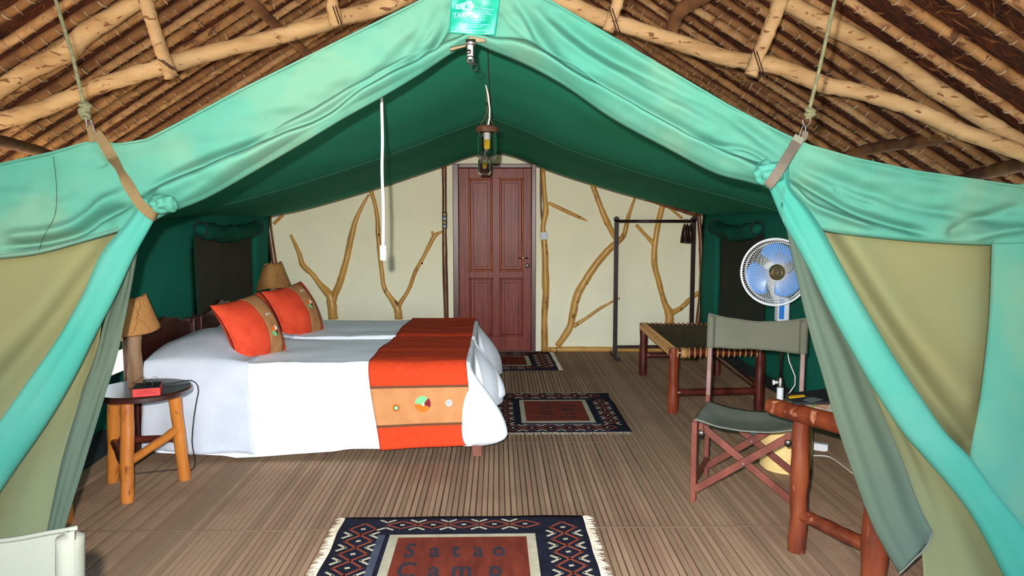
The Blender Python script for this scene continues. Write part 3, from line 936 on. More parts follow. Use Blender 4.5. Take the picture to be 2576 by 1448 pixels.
# ---- front gable canvas
BOT = [(-900, 690), (-300, 665), (0, 643), (97, 631), (200, 604), (297, 575), (345, 557), (372, 552), (395, 543), (420, 530), (520, 490), (640, 423), (760, 353), (870, 287), (960, 237), (1060, 177), (1140, 124), (1188, 102), (1235, 118), (1330, 158), (1420, 208), (1540, 290), (1680, 366), (1800, 428), (1890, 452), (1935, 468), (1960, 500), (1995, 540), (2060, 570), (2200, 590), (2350, 603), (2495, 609), (2600, 606), (2850, 600), (3200, 600)]
RIDGES = [  # (polyline px, width px, depth m: + is a crease away from the viewer)
 ([(352, 487), (489, 419), (663, 352), (787, 307), (900, 236), (1000, 178), (1090, 112), (1150, 30)], 11, .040),
 ([(345, 540), (420, 478), (560, 425), (720, 360), (850, 305), (960, 215), (1080, 150)], 26, -.040),
 ([(1086, 138), (1110, 70), (1141, 0)], 12, .014),
 ([(1031, 166), (1070, 90), (1114, 10)], 14, .014),
 ([(900, 200), (985, 120), (1058, 40)], 20, .012),
 ([(1165, 100), (1120, 150), (1040, 200), (930, 275)], 10, -.012),
 ([(338, 510), (255, 545), (193, 586), (100, 612), (0, 622)], 10, .030),
 ([(330, 478), (270, 505), (215, 550), (130, 580), (0, 596)], 15, -.022),
 ([(420, 532), (520, 478), (640, 408), (760, 338)], 12, -.014),
 ([(600, 300), (750, 240), (900, 150), (1010, 80)], 30, .010),
 ([(1290, -10), (1418, 159), (1539, 224), (1700, 311), (1830, 380), (1925, 418)], 12, .026),
 ([(1260, 100), (1411, 172), (1546, 248), (1700, 337), (1850, 402), (1920, 440)], 14, -.026),
 ([(1373, 21), (1500, 120), (1700, 222), (1850, 300), (1970, 392)], 15, .020),
 ([(1480, 70), (1600, 150), (1760, 250), (1900, 320), (1990, 372)], 17, -.014),
 ([(1330, 10), (1430, 110), (1600, 215), (1800, 320)], 12, -.012),
 ([(1330, 60), (1390, 150), (1500, 215)], 9, .012),
 ([(1250, 10), (1290, 60), (1360, 120)], 10, .008),
 ([(1700, 330), (1800, 362), (1880, 376), (1950, 415)], 8, .016),
 ([(1985, 405), (2050, 432), (2150, 470), (2300, 520), (2450, 545), (2576, 560)], 15, .016),
 ([(1990, 440), (2080, 492), (2160, 535), (2250, 565), (2350, 590)], 11, .030),
 ([(1975, 450), (2030, 510), (2110, 545), (2200, 572)], 9, -.022),
 ([(2020, 385), (2120, 420), (2300, 460), (2576, 500)], 22, -.012),
 ([(2100, 470), (2140, 500), (2200, 520)], 9, .012),
 ([(2576, 520), (2450, 560), (2380, 596)], 16, .018),
 ([(2576, 570), (2500, 585), (2440, 600)], 12, -.014),
 ([(225, 380), (250, 400), (262, 420)], 16, .012),
 ([(60, 520), (160, 560), (300, 560)], 30, .010),
]
_spc = {}
def seg_dist(U, V, poly):
    d = np.full(U.shape, 1e9)
    key = tuple(map(tuple, poly))
    if key not in _spc:
        _spc[key] = np.array(smooth_path([(a, b) for a, b in poly], 6 * len(poly)))
    sp = _spc[key]
    if U.size == 1:
        A, AB = sp[:-1], np.diff(sp, axis=0)
        L2 = np.maximum((AB ** 2).sum(1), 1e-9)
        t = np.clip(((U.flat[0] - A[:, 0]) * AB[:, 0] + (V.flat[0] - A[:, 1]) * AB[:, 1]) / L2, 0, 1)
        q = np.hypot(U.flat[0] - A[:, 0] - t * AB[:, 0], V.flat[0] - A[:, 1] - t * AB[:, 1])
        i = int(q.argmin())
        ln = np.sqrt(L2)
        return q[i:i + 1], np.array([(ln[:i].sum() + t[i] * ln[i]) / ln.sum()])
    L = np.r_[0, np.cumsum(np.linalg.norm(np.diff(sp, axis=0), axis=1))]
    pos = np.zeros(U.shape)
    for i in range(len(sp) - 1):
        a, b = sp[i], sp[i + 1]
        ab = b - a
        t = np.clip(((U - a[0]) * ab[0] + (V - a[1]) * ab[1]) / max(ab @ ab, 1e-9), 0, 1)
        q = np.hypot(U - a[0] - t * ab[0], V - a[1] - t * ab[1])
        m = q < d
        d = np.where(m, q, d)
        pos = np.where(m, (L[i] + t * np.linalg.norm(ab)) / L[-1], pos)
    return d, pos
def fold_depth(U, V, ridges):
    D = np.zeros(U.shape)
    for poly, w, a in ridges:
        d, pos = seg_dist(U, V, poly)
        env = np.clip(np.minimum(pos, 1 - pos) * 7 + .12, 0, 1)
        D += 1.5 * a * np.exp(-(d / w) ** 2) * env
    return D
NU, NV = 420, 64
us = np.concatenate([np.linspace(-900, 0, 30)[:-1], np.linspace(0, 2576, NU - 60), np.linspace(2576, 3200, 32)[1:]])
U = np.zeros((NV + 1, len(us))); V = np.zeros_like(U)
for i, u in enumerate(us):
    vt, vb = interp(u, TOP), sinterp(u, BOT)
    if vt > vb - 20: vt = vb - 20
    for j in range(NV + 1):
        U[j, i] = u
        V[j, i] = vt + (vb - vt) * j / NV
D = fold_depth(U, V, RIDGES)
mb = MB()
nrow = NV + 1 + 7
for j in range(nrow):
    for i in range(len(us)):
        jj = min(j, NV)
        u, v = U[jj, i], V[jj, i]
        t = jj / NV
        y = YF + D[jj, i] + .014 * nz(u * .006, v * .012) + .007 * nz(u * .012 + v * .012, v * .03 - u * .006) + .003 * nz(u * .03, v * .03)
        # the rolled lower edge swells forward
        arm = smoothstep(380, 440, u) * smoothstep(1960, 1900, u)
        hpx = V[NV, i] - V[0, i]
        t0_ = max(.68, 1 - (20 + 70 * smoothstep(0, 260, abs(u - 1188))) / hpx)
        y -= arm * (.028 + .022 * smoothstep(0, 200, abs(u - 1188))) * math.sin(PI * min(max((t - t0_) / (1 - t0_), 0), 1)) ** .7
        if j > NV:
            k = j - NV
            a = PI * k / 6
            rr = .030 + .022 * arm
            y = y + rr * (1 - math.cos(min(a, PI))) 
            p = P(u, v, YF)
            p = P(u, v, y)
            p.z += -.012 * math.sin(a) + (.10 * (k - 5) if k > 5 else 0)
        else:
            p = P(u, v, YF)
            p = Vector((p.x, y, p.z))
        mb.v.append(tuple(p))
w = len(us)
for j in range(nrow - 1):
    for i in range(w - 1):
        a = j * w + i
        mb.f.append((a, a + 1, a + 1 + w, a + w))
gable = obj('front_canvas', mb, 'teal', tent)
def surfY(u, v):
    """depth of the front canvas at a pixel"""
    d = fold_depth(np.array([float(u)]), np.array([float(v)]), RIDGES)[0]
    return YF + d + .014 * nz(u * .006, v * .012) + .007 * nz(u * .012 + v * .012, v * .03 - u * .006) + .003 * nz(u * .03, v * .03)
# piping along the roof edge and stitched lines
mb = MB()
q = [P(u, interp(u, TOP) + 2, YF - .006) for u in np.linspace(-600, 2900, 240)]
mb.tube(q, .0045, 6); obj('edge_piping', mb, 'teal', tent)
mb = MB()
q = [P(u, interp(u, TOP) + 13, surfY(u, interp(u, TOP) + 13) - .002) for u in np.linspace(0, 2576, 300)]
mb.tube(q, .0012, 3); obj('edge_stitching', mb, 'seam', tent)
def thread(pts, r=.0013, m='seam', name='stitch_line', dy=.003):
    sp = smooth_path(pts, 12 * len(pts))
    q = [P(a, b, surfY(a, b) - dy) for a, b in sp]
    mb = MB(); mb.tube(q, r, 4); return obj(name, mb, m, tent)
thread([(134, 393), (142, 470), (138, 540), (112, 590), (98, 630)], .001, 'mudflap')
thread([(2196, 400), (2194, 460), (2184, 520)], .001)
for pts in ([(0, 641), (97, 628), (200, 601), (297, 572)], [(0, 648), (97, 636), (200, 609), (300, 580)]):
    thread(pts, .0012, 'creamcanvas')

# ---- tied-back door flaps, each a long loose roll
def roll(pairs, Yc, name, m, ratio=.55, seed=0, amp=.2, ns=90, na=40, extra=None):
    rows = smooth_path([(a[0], a[1], b[0], b[1]) for a, b in pairs], ns)
    mb = MB()
    n = len(rows)
    for i, q in enumerate(rows):
        s = i / (n - 1)
        yc = Yc(s) if callable(Yc) else Yc
        A, B = P(q[0], q[1], yc), P(q[2], q[3], yc)
        c = (A + B) / 2
        h = (B - A) / 2
        for k in range(na):
            a = 2 * PI * k / na
            r = 1 + amp * nz(math.cos(a) * 1.6 + seed, math.sin(a) * 1.6, s * 2.2 + seed) * 1.2 * (1 - abs(math.cos(a)) ** 6)
            fold = .12 * math.sin(a * 5 + 2.0 * math.sin(s * 4 + seed) + seed) * (1 - abs(math.cos(a)) ** 2) * (.6 + 1.8 * math.exp(-s * 6))
            rr = r * (1 + fold)
            mb.v.append(tuple(c + h * math.cos(a) * (1 + .02 * math.sin(9 * s + seed)) + Vector((0, -1, 0)) * math.sin(a) * h.length * ratio * rr))
    for i in range(n - 1):
        for k in range(na):
            mb.f.append((i * na + k, i * na + (k + 1) % na, (i + 1) * na + (k + 1) % na, (i + 1) * na + k))
    mb.f.append(tuple(reversed(range(na))))
    mb.f.append(tuple((n - 1) * na + k for k in range(na)))
    return obj(name, mb, m, tent)
LP = [((352, 492), (420, 520)), ((340, 530), (394, 543)), ((311, 569), (374, 577)), ((255, 638), (334, 650)), ((207, 742), (292, 742)), ((148, 845), (240, 843)), ((76, 949), (189, 946)), ((0, 1058), (120, 1062)), ((-88, 1180), (30, 1190)), ((-190, 1310), (-60, 1325)), ((-300, 1450), (-150, 1465)), ((-370, 1555), (-190, 1570))]
roll(LP, lambda s: YF - .045 + .03 * math.exp(-s * 12), 'rolled_door_flap', 'teal_roll', ratio=.5, seed=1.3)
RP = [((1912, 428), (1985, 418)), ((1932, 468), (1988, 470)), ((1953, 520), (2030, 520)), ((1974, 568), (2066, 572)), ((2010, 630), (2100, 636)), ((2042, 690), (2134, 700)), ((2084, 776), (2184, 790)), ((2148, 890), (2248, 898)), ((2200, 980), (2312, 994)), ((2272, 1088), (2374, 1082)), ((2331, 1157), (2440, 1150)), ((2411, 1252), (2510, 1245)), ((2464, 1331), (2568, 1316)), ((2524, 1445), (2636, 1430)), ((2590, 1560), (2710, 1550))]
roll(RP, lambda s: YF - .045 + .03 * math.exp(-s * 12), 'rolled_door_flap', 'teal_roll', ratio=.5, seed=4.1)

# ---- generic hanging sheet through rows of pixels
def sheet(left, right, n_u, n_v, yfn, name, m, parent, solid=.002, edge=None):
    Lr = smooth_path(left, n_v + 1); Rr = smooth_path(right, n_v + 1)
    mb = MB()
    for j in range(n_v + 1):
        for i in range(n_u + 1):
            a = i / n_u
            u = Lr[j][0] * (1 - a) + Rr[j][0] * a
            v = Lr[j][1] * (1 - a) + Rr[j][1] * a
            mb.v.append(tuple(P(u, v, yfn(u, v, a, j / n_v))))
    w = n_u + 1
    for j in range(n_v):
        for i in range(n_u):
            k = j * w + i
            mb.f.append((k, k + 1, k + 1 + w, k + w))
    return obj(name, mb, m, parent, solid=solid)
# olive window canvas, left and right
def yl(u, v, a, b):
    d, _ = seg_dist(np.array([float(u)]), np.array([float(v)]), [(300, 600), (215, 700), (150, 790), (60, 900), (-40, 1020)])
    d2, _ = seg_dist(np.array([float(u)]), np.array([float(v)]), [(225, 640), (150, 720), (60, 820), (-60, 900)])
    return YF + .075 + .05 * math.exp(-(d[0] / 32) ** 2) - .02 * math.exp(-(d2[0] / 45) ** 2) + .03 * nz(u * .004, v * .004, 3)
sheet([(-600, 640), (-600, 900), (-600, 1300), (-600, 1600)], [(340, 545), (225, 780), (30, 1100), (-330, 1600)], 60, 60, yl, 'window_canvas', 'olive', tent)
def yr(u, v, a, b):
    d, _ = seg_dist(np.array([float(u)]), np.array([float(v)]), [(2075, 585), (2150, 700), (2230, 830), (2330, 980), (2430, 1110)])
    d2, _ = seg_dist(np.array([float(u)]), np.array([float(v)]), [(2120, 590), (2220, 740), (2330, 880), (2440, 1000)])
    return YF + .075 + .055 * math.exp(-(d[0] / 30) ** 2) - .025 * math.exp(-(d2[0] / 40) ** 2) + .02 * nz(u * .005, v * .005, 9)
sheet([(2020, 560), (2100, 720), (2250, 960), (2400, 1180)], [(2496, 600), (2488, 800), (2464, 1010), (2446, 1165)], 60, 60, yr, 'window_canvas', 'olive', tent)
# teal border strip right of the right window, down to the ground
def yt(u, v, a, b):
    return YF + .004 + .03 * nz(u * .006, v * .003, 4) + .02 * math.sin((u - 2500) * .02 + v * .004)
sheet([(2496, 590), (2488, 800), (2464, 1010), (2440, 1165), (2480, 1260), (2560, 1400), (2600, 1590)], [(3200, 590), (3200, 800), (3200, 1010), (3200, 1165), (3200, 1260), (3200, 1400), (3200, 1600)], 50, 50, yt, 'border_canvas', 'teal', tent)
mb = MB()
q = [P(a + 3, b, YF - .012) for a, b in smooth_path([(2497, 604), (2489, 800), (2465, 1010), (2447, 1160)], 30)]
mb.tube(q, .004, 5, sq=.5); obj('window_binding', mb, 'teal', tent)
mb = MB()
q = [P(a, b, YF - .008) for a, b in smooth_path([(2062, 572), (2200, 592), (2350, 604), (2496, 610)], 30)]
mb.tube(q, .004, 5, sq=.5); obj('window_binding', mb, 'teal', tent)

# ---- inner lining flaps hanging behind the rolls
def yi(seedv, base, wv):
    def f(u, v, a, b):
        return base + wv * math.sin(a * 4.5 + 1.2 * b + seedv) * (.4 + .6 * b) + .03 * nz(a * 3, b * 2, seedv)
    return f
sheet([(320, 560), (285, 660), (230, 790), (150, 900), (60, 1000), (-40, 1140), (-160, 1320), (-300, 1590)],
      [(300 + 10, 560), (262 + 45, 660), (262, 790), (240, 900), (205, 1000), (160, 1140), (125, 1320), (100, 1590)], 40, 70, yi(0, YF + .10, .022), 'lining_flap', 'olive2', tent)
sheet([(300, 600), (300, 700), (265, 800), (238, 900), (200, 1000), (150, 1150), (118, 1300), (95, 1430)],
      [(352, 600), (335, 700), (315, 800), (293, 900), (262, 1000), (214, 1160), (168, 1310), (136, 1430)], 24, 70, yi(2, YF + .085, .014), 'lining_flap', 'greyflap', tent)
def band(pa, pb, wpx, Y, m, name='hem_band'):
    mb = MB()
    A, B = Vector(pa), Vector(pb)
    n = (B - A).normalized(); n = Vector((-n.y, n.x)) * wpx / 2
    mb.grid(lambda a, b: P(*(A.lerp(B, a) + n * (2 * b - 1)), Y), 8, 1)
    return obj(name, mb, m, tent)
mb = MB()
sheet([(2040, 560), (2120, 720), (2165, 900), (2205, 1010), (2262, 1140), (2300, 1270), (2320, 1400), (2330, 1590)],
      [(2060, 560), (2150, 760), (2235, 930), (2330, 1110), (2440, 1270), (2520, 1400), (2570, 1480), (2620, 1590)], 30, 70, yi(5, YF + .075, .015), 'lining_flap', 'olive2', tent)
sheet([(1972, 545), (1992, 640), (2016, 750), (2041, 850), (2068, 940), (2102, 1060), (2146, 1190), (2190, 1310), (2232, 1392), (2262, 1440)],
      [(2012, 545), (2060, 680), (2110, 790), (2150, 870), (2172, 920), (2212, 1020), (2264, 1140), (2312, 1270), (2345, 1335), (2345, 1352)], 26, 80, yi(8, YF + .05, .010), 'lining_flap', 'greyflap', tent)
mb = MB()
q = [P(a, b, YF + .04) for a, b in smooth_path([(2345, 1340), (2330, 1375), (2300, 1405), (2262, 1442)], 16)]
mb.tube(q, .006, 6, sq=.5); obj('flap_hem', mb, 'creamcanvas', tent)

# ---- bunched fabric at the ties
def blob(c, r, seed, name='gathered_canvas', m='teal', Y=YF - .07):
    bm = bmesh.new()
    bmesh.ops.create_icosphere(bm, subdivisions=5, radius=1.0)
    C_ = P(c[0], c[1], Y)
    mb = MB()
    for v in bm.verts:
        p = v.co.copy()
        k = 1 + .22 * nz(p.x * 2.1 + seed, p.y * 2.1, p.z * 2.1) + .05 * math.sin(5 * p.x + 4 * p.z + 3 * nz(p.x * 2, p.z * 2, seed))
        s = Y / FPX
        mb.v.append((C_.x + p.x * r[0] * s * k, C_.y + p.y * r[2] * k, C_.z + p.z * r[1] * s * k))
    mb.f = [tuple(v.index for v in f.verts) for f in bm.faces]
    bm.free()
    return obj(name, mb, m, tent)
blob((412, 512), (34, 24, .045), 1.0)
blob((1932, 434), (36, 30, .050), 6.0, m='teal_roll')
for pts in ([(1952, 468), (1966, 510), (1972, 560)], [(1972, 470), (1968, 500), (1966, 530)]):
    mb = MB(); q = [P(a, b, YF - .066) for a, b in smooth_path(pts, 16)]
    mb.tube(q, .003, 5); obj('cord_piping', mb, 'teal', tent)

# ---- webbing straps
def strap(pts, Y, w, m, name, parent, twist=None, t=.0022):
    sp = smooth_path(pts, 50)
    mb = MB()
    n = len(sp)
    for i, q in enumerate(sp):
        c = P(q[0], q[1], Y(i / (n - 1)) if callable(Y) else Y)
        a = sp[max(i - 1, 0)]; b = sp[min(i + 1, n - 1)]
        d = Vector((b[0] - a[0], 0, -(b[1] - a[1]))).normalized()
        x = Vector((-d.z, 0, d.x))
        tw = twist(i / (n - 1)) if twist else 0
        x = x * math.cos(tw) + Vector((0, 1, 0)) * math.sin(tw)
        nn = d.cross(x).normalized()
        for sx, sn in ((-1, -1), (1, -1), (1, 1), (-1, 1)):
            mb.v.append(tuple(c + x * sx * w / 2 + nn * sn * t / 2))
    for i in range(n - 1):
        for k in range(4):
            mb.f.append((i * 4 + k, i * 4 + (k + 1) % 4, i * 4 + 4 + (k + 1) % 4, i * 4 + 4 + k))
    mb.f += [(3, 2, 1, 0), tuple((n - 1) * 4 + k for k in range(4))]
    return obj(name, mb, m, parent, smooth=False)
st = thing('tie_strap', 'twisted tan webbing strap gathering the left door flap', 'strap', P(240, 345, YF - .07))
strap([(241, 336), (256, 352), (275, 385), (302, 428), (330, 478), (352, 512), (376, 535), (394, 545)], lambda s: YF - .075 - .06 * math.sin(PI * min(1, max(0, (s - .3) / .7))) ** .6, .034, 'webtan', 'webbing', st, twist=lambda s: 1.25 * math.exp(-((s - .42) / .16) ** 2))
strap([(222, 312), (228, 330), (233, 357)], YF - .02, .022, 'webtan', 'anchor_tab', st)
mb = MB(); q = [P(a, b, YF - .05) for a, b in smooth_path([(220, 318), (217, 304), (224, 299), (232, 310), (238, 328), (242, 336)], 24)]
mb.tube(q, .0028, 6); obj('wire_ring', mb, 'steel', st)
st = thing('tie_strap', 'straight grey webbing strap gathering the right door flap', 'strap', P(2010, 350, YF - .07))
strap([(2011, 345), (1995, 372), (1980, 395), (1962, 425), (1945, 450), (1930, 468)], lambda s: YF - .05 - .08 * math.sin(PI * s * .7), .033, 'webgrey', 'webbing', st)
strap([(2012, 343), (2004, 357), (1994, 374)], YF - .068, .036, 'khaki', 'worn_end', st)
strap([(2026, 330), (2024, 342), (2018, 352)], YF - .02, .02, 'webgrey', 'anchor_tab', st)
mb = MB(); q = [P(a, b, YF - .04) for a, b in smooth_path([(2010, 344), (2016, 325), (2022, 315), (2026, 318), (2026, 332)], 24)]
mb.tube(q, .0025, 6); obj('wire_loop', mb, 'steel', st)

# ---- suspension ropes from the roof
def hrope(pts, knot, label, hook):
    base = P(pts[-1][0], pts[-1][1], YF - .05)
    t = thing('suspension_rope', label, 'rope', base, group=None)
    q = []
    for i, (a, b) in enumerate(pts):
        q.append(P(a, b, YF - .05))
    top = q[0]
    q2 = []
    for i in range(len(q) - 1):
        for k in range(8):
            q2.append(q[i].lerp(q[i + 1], k / 8))
    q2.append(q[-1])
    mb = MB(); mb.tube(q2, .0065, 8, wob=.1); obj('rope', mb, 'rope', t)
    mb = MB()
    for k, (du, dv, r) in enumerate(knot):
        c = P(pts[-1][0] + du, pts[-1][1] + dv, YF - .055)
        w = []
        for i in range(14):
            a = 2 * PI * i / 14
            w.append(c + Vector((math.cos(a) * r, math.sin(a) * r * .7, math.sin(a + k) * r * .5)))
        mb.tube(w, r * .55, 7, closed=True)
    obj('knot', mb, 'rope', t)
    mb = MB(); mb.tube([P(a, b, YF - .05) for a, b in smooth_path(hook, 26)], .0026, 6)
    obj('hook', mb, 'steel', t)
    return t
hrope([(-72, -715), (140, 0), (185, 150), (210, 258)], [(1, 4, .012), (4, 14, .016), (3, 24, .014), (5, 34, .012)], 'grey green rope hanging left of the tent peak, knotted above the tan strap', [(216, 296), (216, 305), (222, 312), (230, 306), (228, 300), (222, 298)])
hrope([(2230, -600), (2100, 0), (2062, 170), (2037, 272)], [(0, 4, .011), (0, 12, .013), (2, 20, .012)], 'grey green rope hanging at the right, knotted above the wire hook', [(2038, 294), (2037, 308), (2028, 317), (2021, 312), (2019, 300)])

# ---- maker's patch with its print
pc = [(1135, -14), (1258, -12), (1246, 90), (1130, 83)]
def pmap(x, y, d=0.0):  # the patch lies on the canvas
    """x,y in 0..1 (from top left) to the patch"""
    a = Vector(pc[0]).lerp(Vector(pc[1]), x); b = Vector(pc[3]).lerp(Vector(pc[2]), x)
    q = a.lerp(b, y)
    p = P(q.x, q.y, YF - .038 - d)
    p.y += .004 * math.sin(x * 9 + y * 4) + .003 * nz(x * 4, y * 4)
    return p
mb = MB(); mb.grid(lambda a, b: pmap(a, b), 24, 20)
patch = obj('maker_patch', mb, 'patch', tent, solid=.002, label='glossy green vinyl patch with pale printed lettering')
def px2p(u, v):
    """pixel to patch coordinates (approximate inverse)"""
    x = (u - 1133) / 119.0
    for _ in range(4):
        y = (v - (-14 + 2 * x)) / ((83 + 7 * x) - (-14 + 2 * x))
        ul = 1135 + (1130 - 1135) * y; ur = 1258 + (1246 - 1258) * y
        x = (u - ul) / (ur - ul)
    return x, y
def text_polys(body, size=1.0, bold=False):
    cu = bpy.data.curves.new('tmp', 'FONT')
    cu.body = body
    cu.size = size
    cu.align_x = 'LEFT'
    cu.resolution_u = 3
    if bold:
        cu.offset = .022 * size
    o = bpy.data.objects.new('tmp', cu)
    COL.objects.link(o)
    dg = bpy.context.evaluated_depsgraph_get()
    me = bpy.data.meshes.new_from_object(o.evaluated_get(dg))
    vs = [tuple(v.co) for v in me.vertices]
    fs = [tuple(p.vertices) for p in me.polygons]
    bpy.data.objects.remove(o)
    bpy.data.meshes.remove(me)
    bpy.data.curves.remove(cu)
    return vs, fs
def patch_text(body, u0, v0, u1, v1, h, bold=False, m='patchtext'):
    """text from baseline start (u0,v0) to end (u1,v1), cap height h px"""
    vs, fs = text_polys(body, 1.0, bold)
    xmax = max(v[0] for v in vs); xmin = min(v[0] for v in vs)
    ch = .70
    out = []
    for v in vs:
        a = (v[0] - xmin) / (xmax - xmin)
        u = u0 + (u1 - u0) * a
        w = v0 + (v1 - v0) * a - v[1] / ch * h
        out.append(pmap(*px2p(u, w), d=.0045))
    mb = MB(); mb.add(out, fs)
    return mb
ptx = MB()
for args in (('TARPO', 1139, 45, 1194, 45, 13, True), ('Tent Manufacturing', 1197, 19, 1242, 26, 3.6, True), ('New Rental &', 1203, 26, 1234, 31, 3.8, True), ('Mobile Camping', 1200, 32, 1237, 37.5, 4, True),
             ('Tel: 601515, 558825, 275611', 1163, 51, 1220, 51.5, 3.4, True), ('Fax: 271539, 553717', 1172, 56.5, 1210, 57, 3.4, True), ('E-mail: tarpo@africaonline.co.ke or info@tarpo.com', 1150, 61.5, 1232, 64, 3.0, True),
             ('Website: www.tarpo.com', 1167, 68, 1213, 68, 3.2, True), ('Enterprise Road, Nairobi, Kenya', 1149, 76, 1230, 79, 3.4, True)):
    t = patch_text(*args)
    ptx.add(t.v, t.f)
obj('printed_lettering', ptx, 'patchtext', patch, smooth=False)
mb = MB()
def ppoly(mb, pts, d):
    mb.add([pmap(*px2p(a, b), d=d) for a, b in pts], [tuple(range(len(pts)))])
def z1(x, y): return (1120 + x / 15.24, y / 15.24)
ppoly(mb, [z1(*p) for p in ((440, 140), (590, 150), (650, 345), (500, 350), (375, 320))], .004)
ppoly(mb, [z1(*p) for p in ((590, 115), (800, 105), (930, 400), (680, 408), (640, 370))], .0042)
ppoly(mb, [z1(*p) for p in ((800, 40), (1000, 35), (1135, 290), (1010, 350), (945, 410), (860, 360), (760, 350))], .0044)
obj('printed_tents', mb, 'patchblue', patch, smooth=False)
mb = MB()
ppoly(mb, [z1(*p) for p in ((810, 110), (880, 330), (740, 340))], .0052)
ppoly(mb, [z1(*p) for p in ((920, 170), (940, 180), (950, 380), (925, 380))], .0052)
ppoly(mb, [z1(*p) for p in ((520, 180), (540, 180), (535, 290), (505, 290))], .0052)
obj('printed_tent_openings', mb, 'patch', patch, smooth=False)
# leather reinforcement and tape at the peak
mb = MB(); mb.grid(lambda a, b: P(1178 + 44 * a, 90 + 16 * b * (1 - .5 * a) + 8 * a, YF - .045 - .01 * math.sin(PI * a)), 8, 4)
obj('leather_patch', mb, 'leather', tent, solid=.003)
mb = MB(); mb.grid(lambda a, b: P(1132 + 60 * a, 119 - 13 * a + (10 - 3 * a) * b, YF - .075 - .01 * math.sin(PI * b)), 8, 4)
obj('tape', mb, 'leather', tent, solid=.002)
# metal clip holding the rolled canvas at the peak
c = P(1184, 112, YF - .1)
cl = thing('metal_clip', 'shiny steel spring clip pinching the rolled canvas at the peak', 'clip', c)
mb = MB(); mb.tube([c + Vector((-.016, 0, .006)), c + Vector((.016, 0, .006))], .012, 14); obj('spring_barrel', mb, 'chrome', cl)
mb = MB(); mb.box(c + Vector((-.012, -.012, -.05)), c + Vector((.01, -.006, 0)))
mb.box(c + Vector((-.012, .006, -.045)), c + Vector((.01, .012, 0))); obj('jaw', mb, 'chrome', cl, smooth=False, bevel=.003)
mb = MB(); mb.lathe([(.010, -.004), (.014, -.002), (.014, .004), (.006, .006)], 16, c + Vector((-.001, -.014, -.052)), 'y', cap=False); obj('eyelet', mb, 'chrome', cl)
mb = MB(); mb.lathe([(0, -.003), (.008, -.002), (.008, .004)], 12, c + Vector((-.006, -.014, -.026)), 'y', cap=False); obj('rivet', mb, 'steel', cl)
mb = MB(); c2 = c + Vector((.012, .004, -.072)); mb.tube([c2 + Vector((math.cos(k * PI / 8) * .011, 0, math.sin(k * PI / 8) * .011)) for k in range(16)], .0015, 5, closed=True); obj('ring', mb, 'black', cl)

# pale cord looping over the roof edge and down to an inline switch
cw = thing('pull_switch', 'white cable hanging in front of the bed wall with an inline rocker switch', 'light switch', P(964, 655, YF + .5))
mb = MB()
YC = YF + .5
mb.tube([P(a, b, YC) for a, b in smooth_path([(958, 200), (960, 260), (962, 350), (961, 430), (964, 520), (964, 600), (963, 618)], 40)], .0062, 8)
obj('cable', mb, 'plastic', cw)
a, b = P(956, 616, YC), P(972, 655, YC)
mb = MB(); mb.box((a.x, YC - .011, b.z), (b.x, YC + .011, a.z)); swb = obj('switch_body', mb, 'plastic', cw, smooth=False, bevel=.006)
mb = MB(); mb.box((a.x + .008, YC - .015, b.z + .022), (b.x - .004, YC - .010, a.z - .018)); obj('rocker', mb, 'plastic', swb, smooth=False, bevel=.002)
oc = thing('roof_cable', 'short length of white cable arching out over the left roof edge', 'cable', P(965, 62, YF + .02))
mb = MB(); mb.tube([P(a_, b_, YF + .02 + .16 * k / 5) for k, (a_, b_) in enumerate(((963, 70), (966, 56), (978, 44), (992, 36), (1008, 28), (1030, 20)))], .0055, 8)
obj('cable', mb, 'plastic', oc)
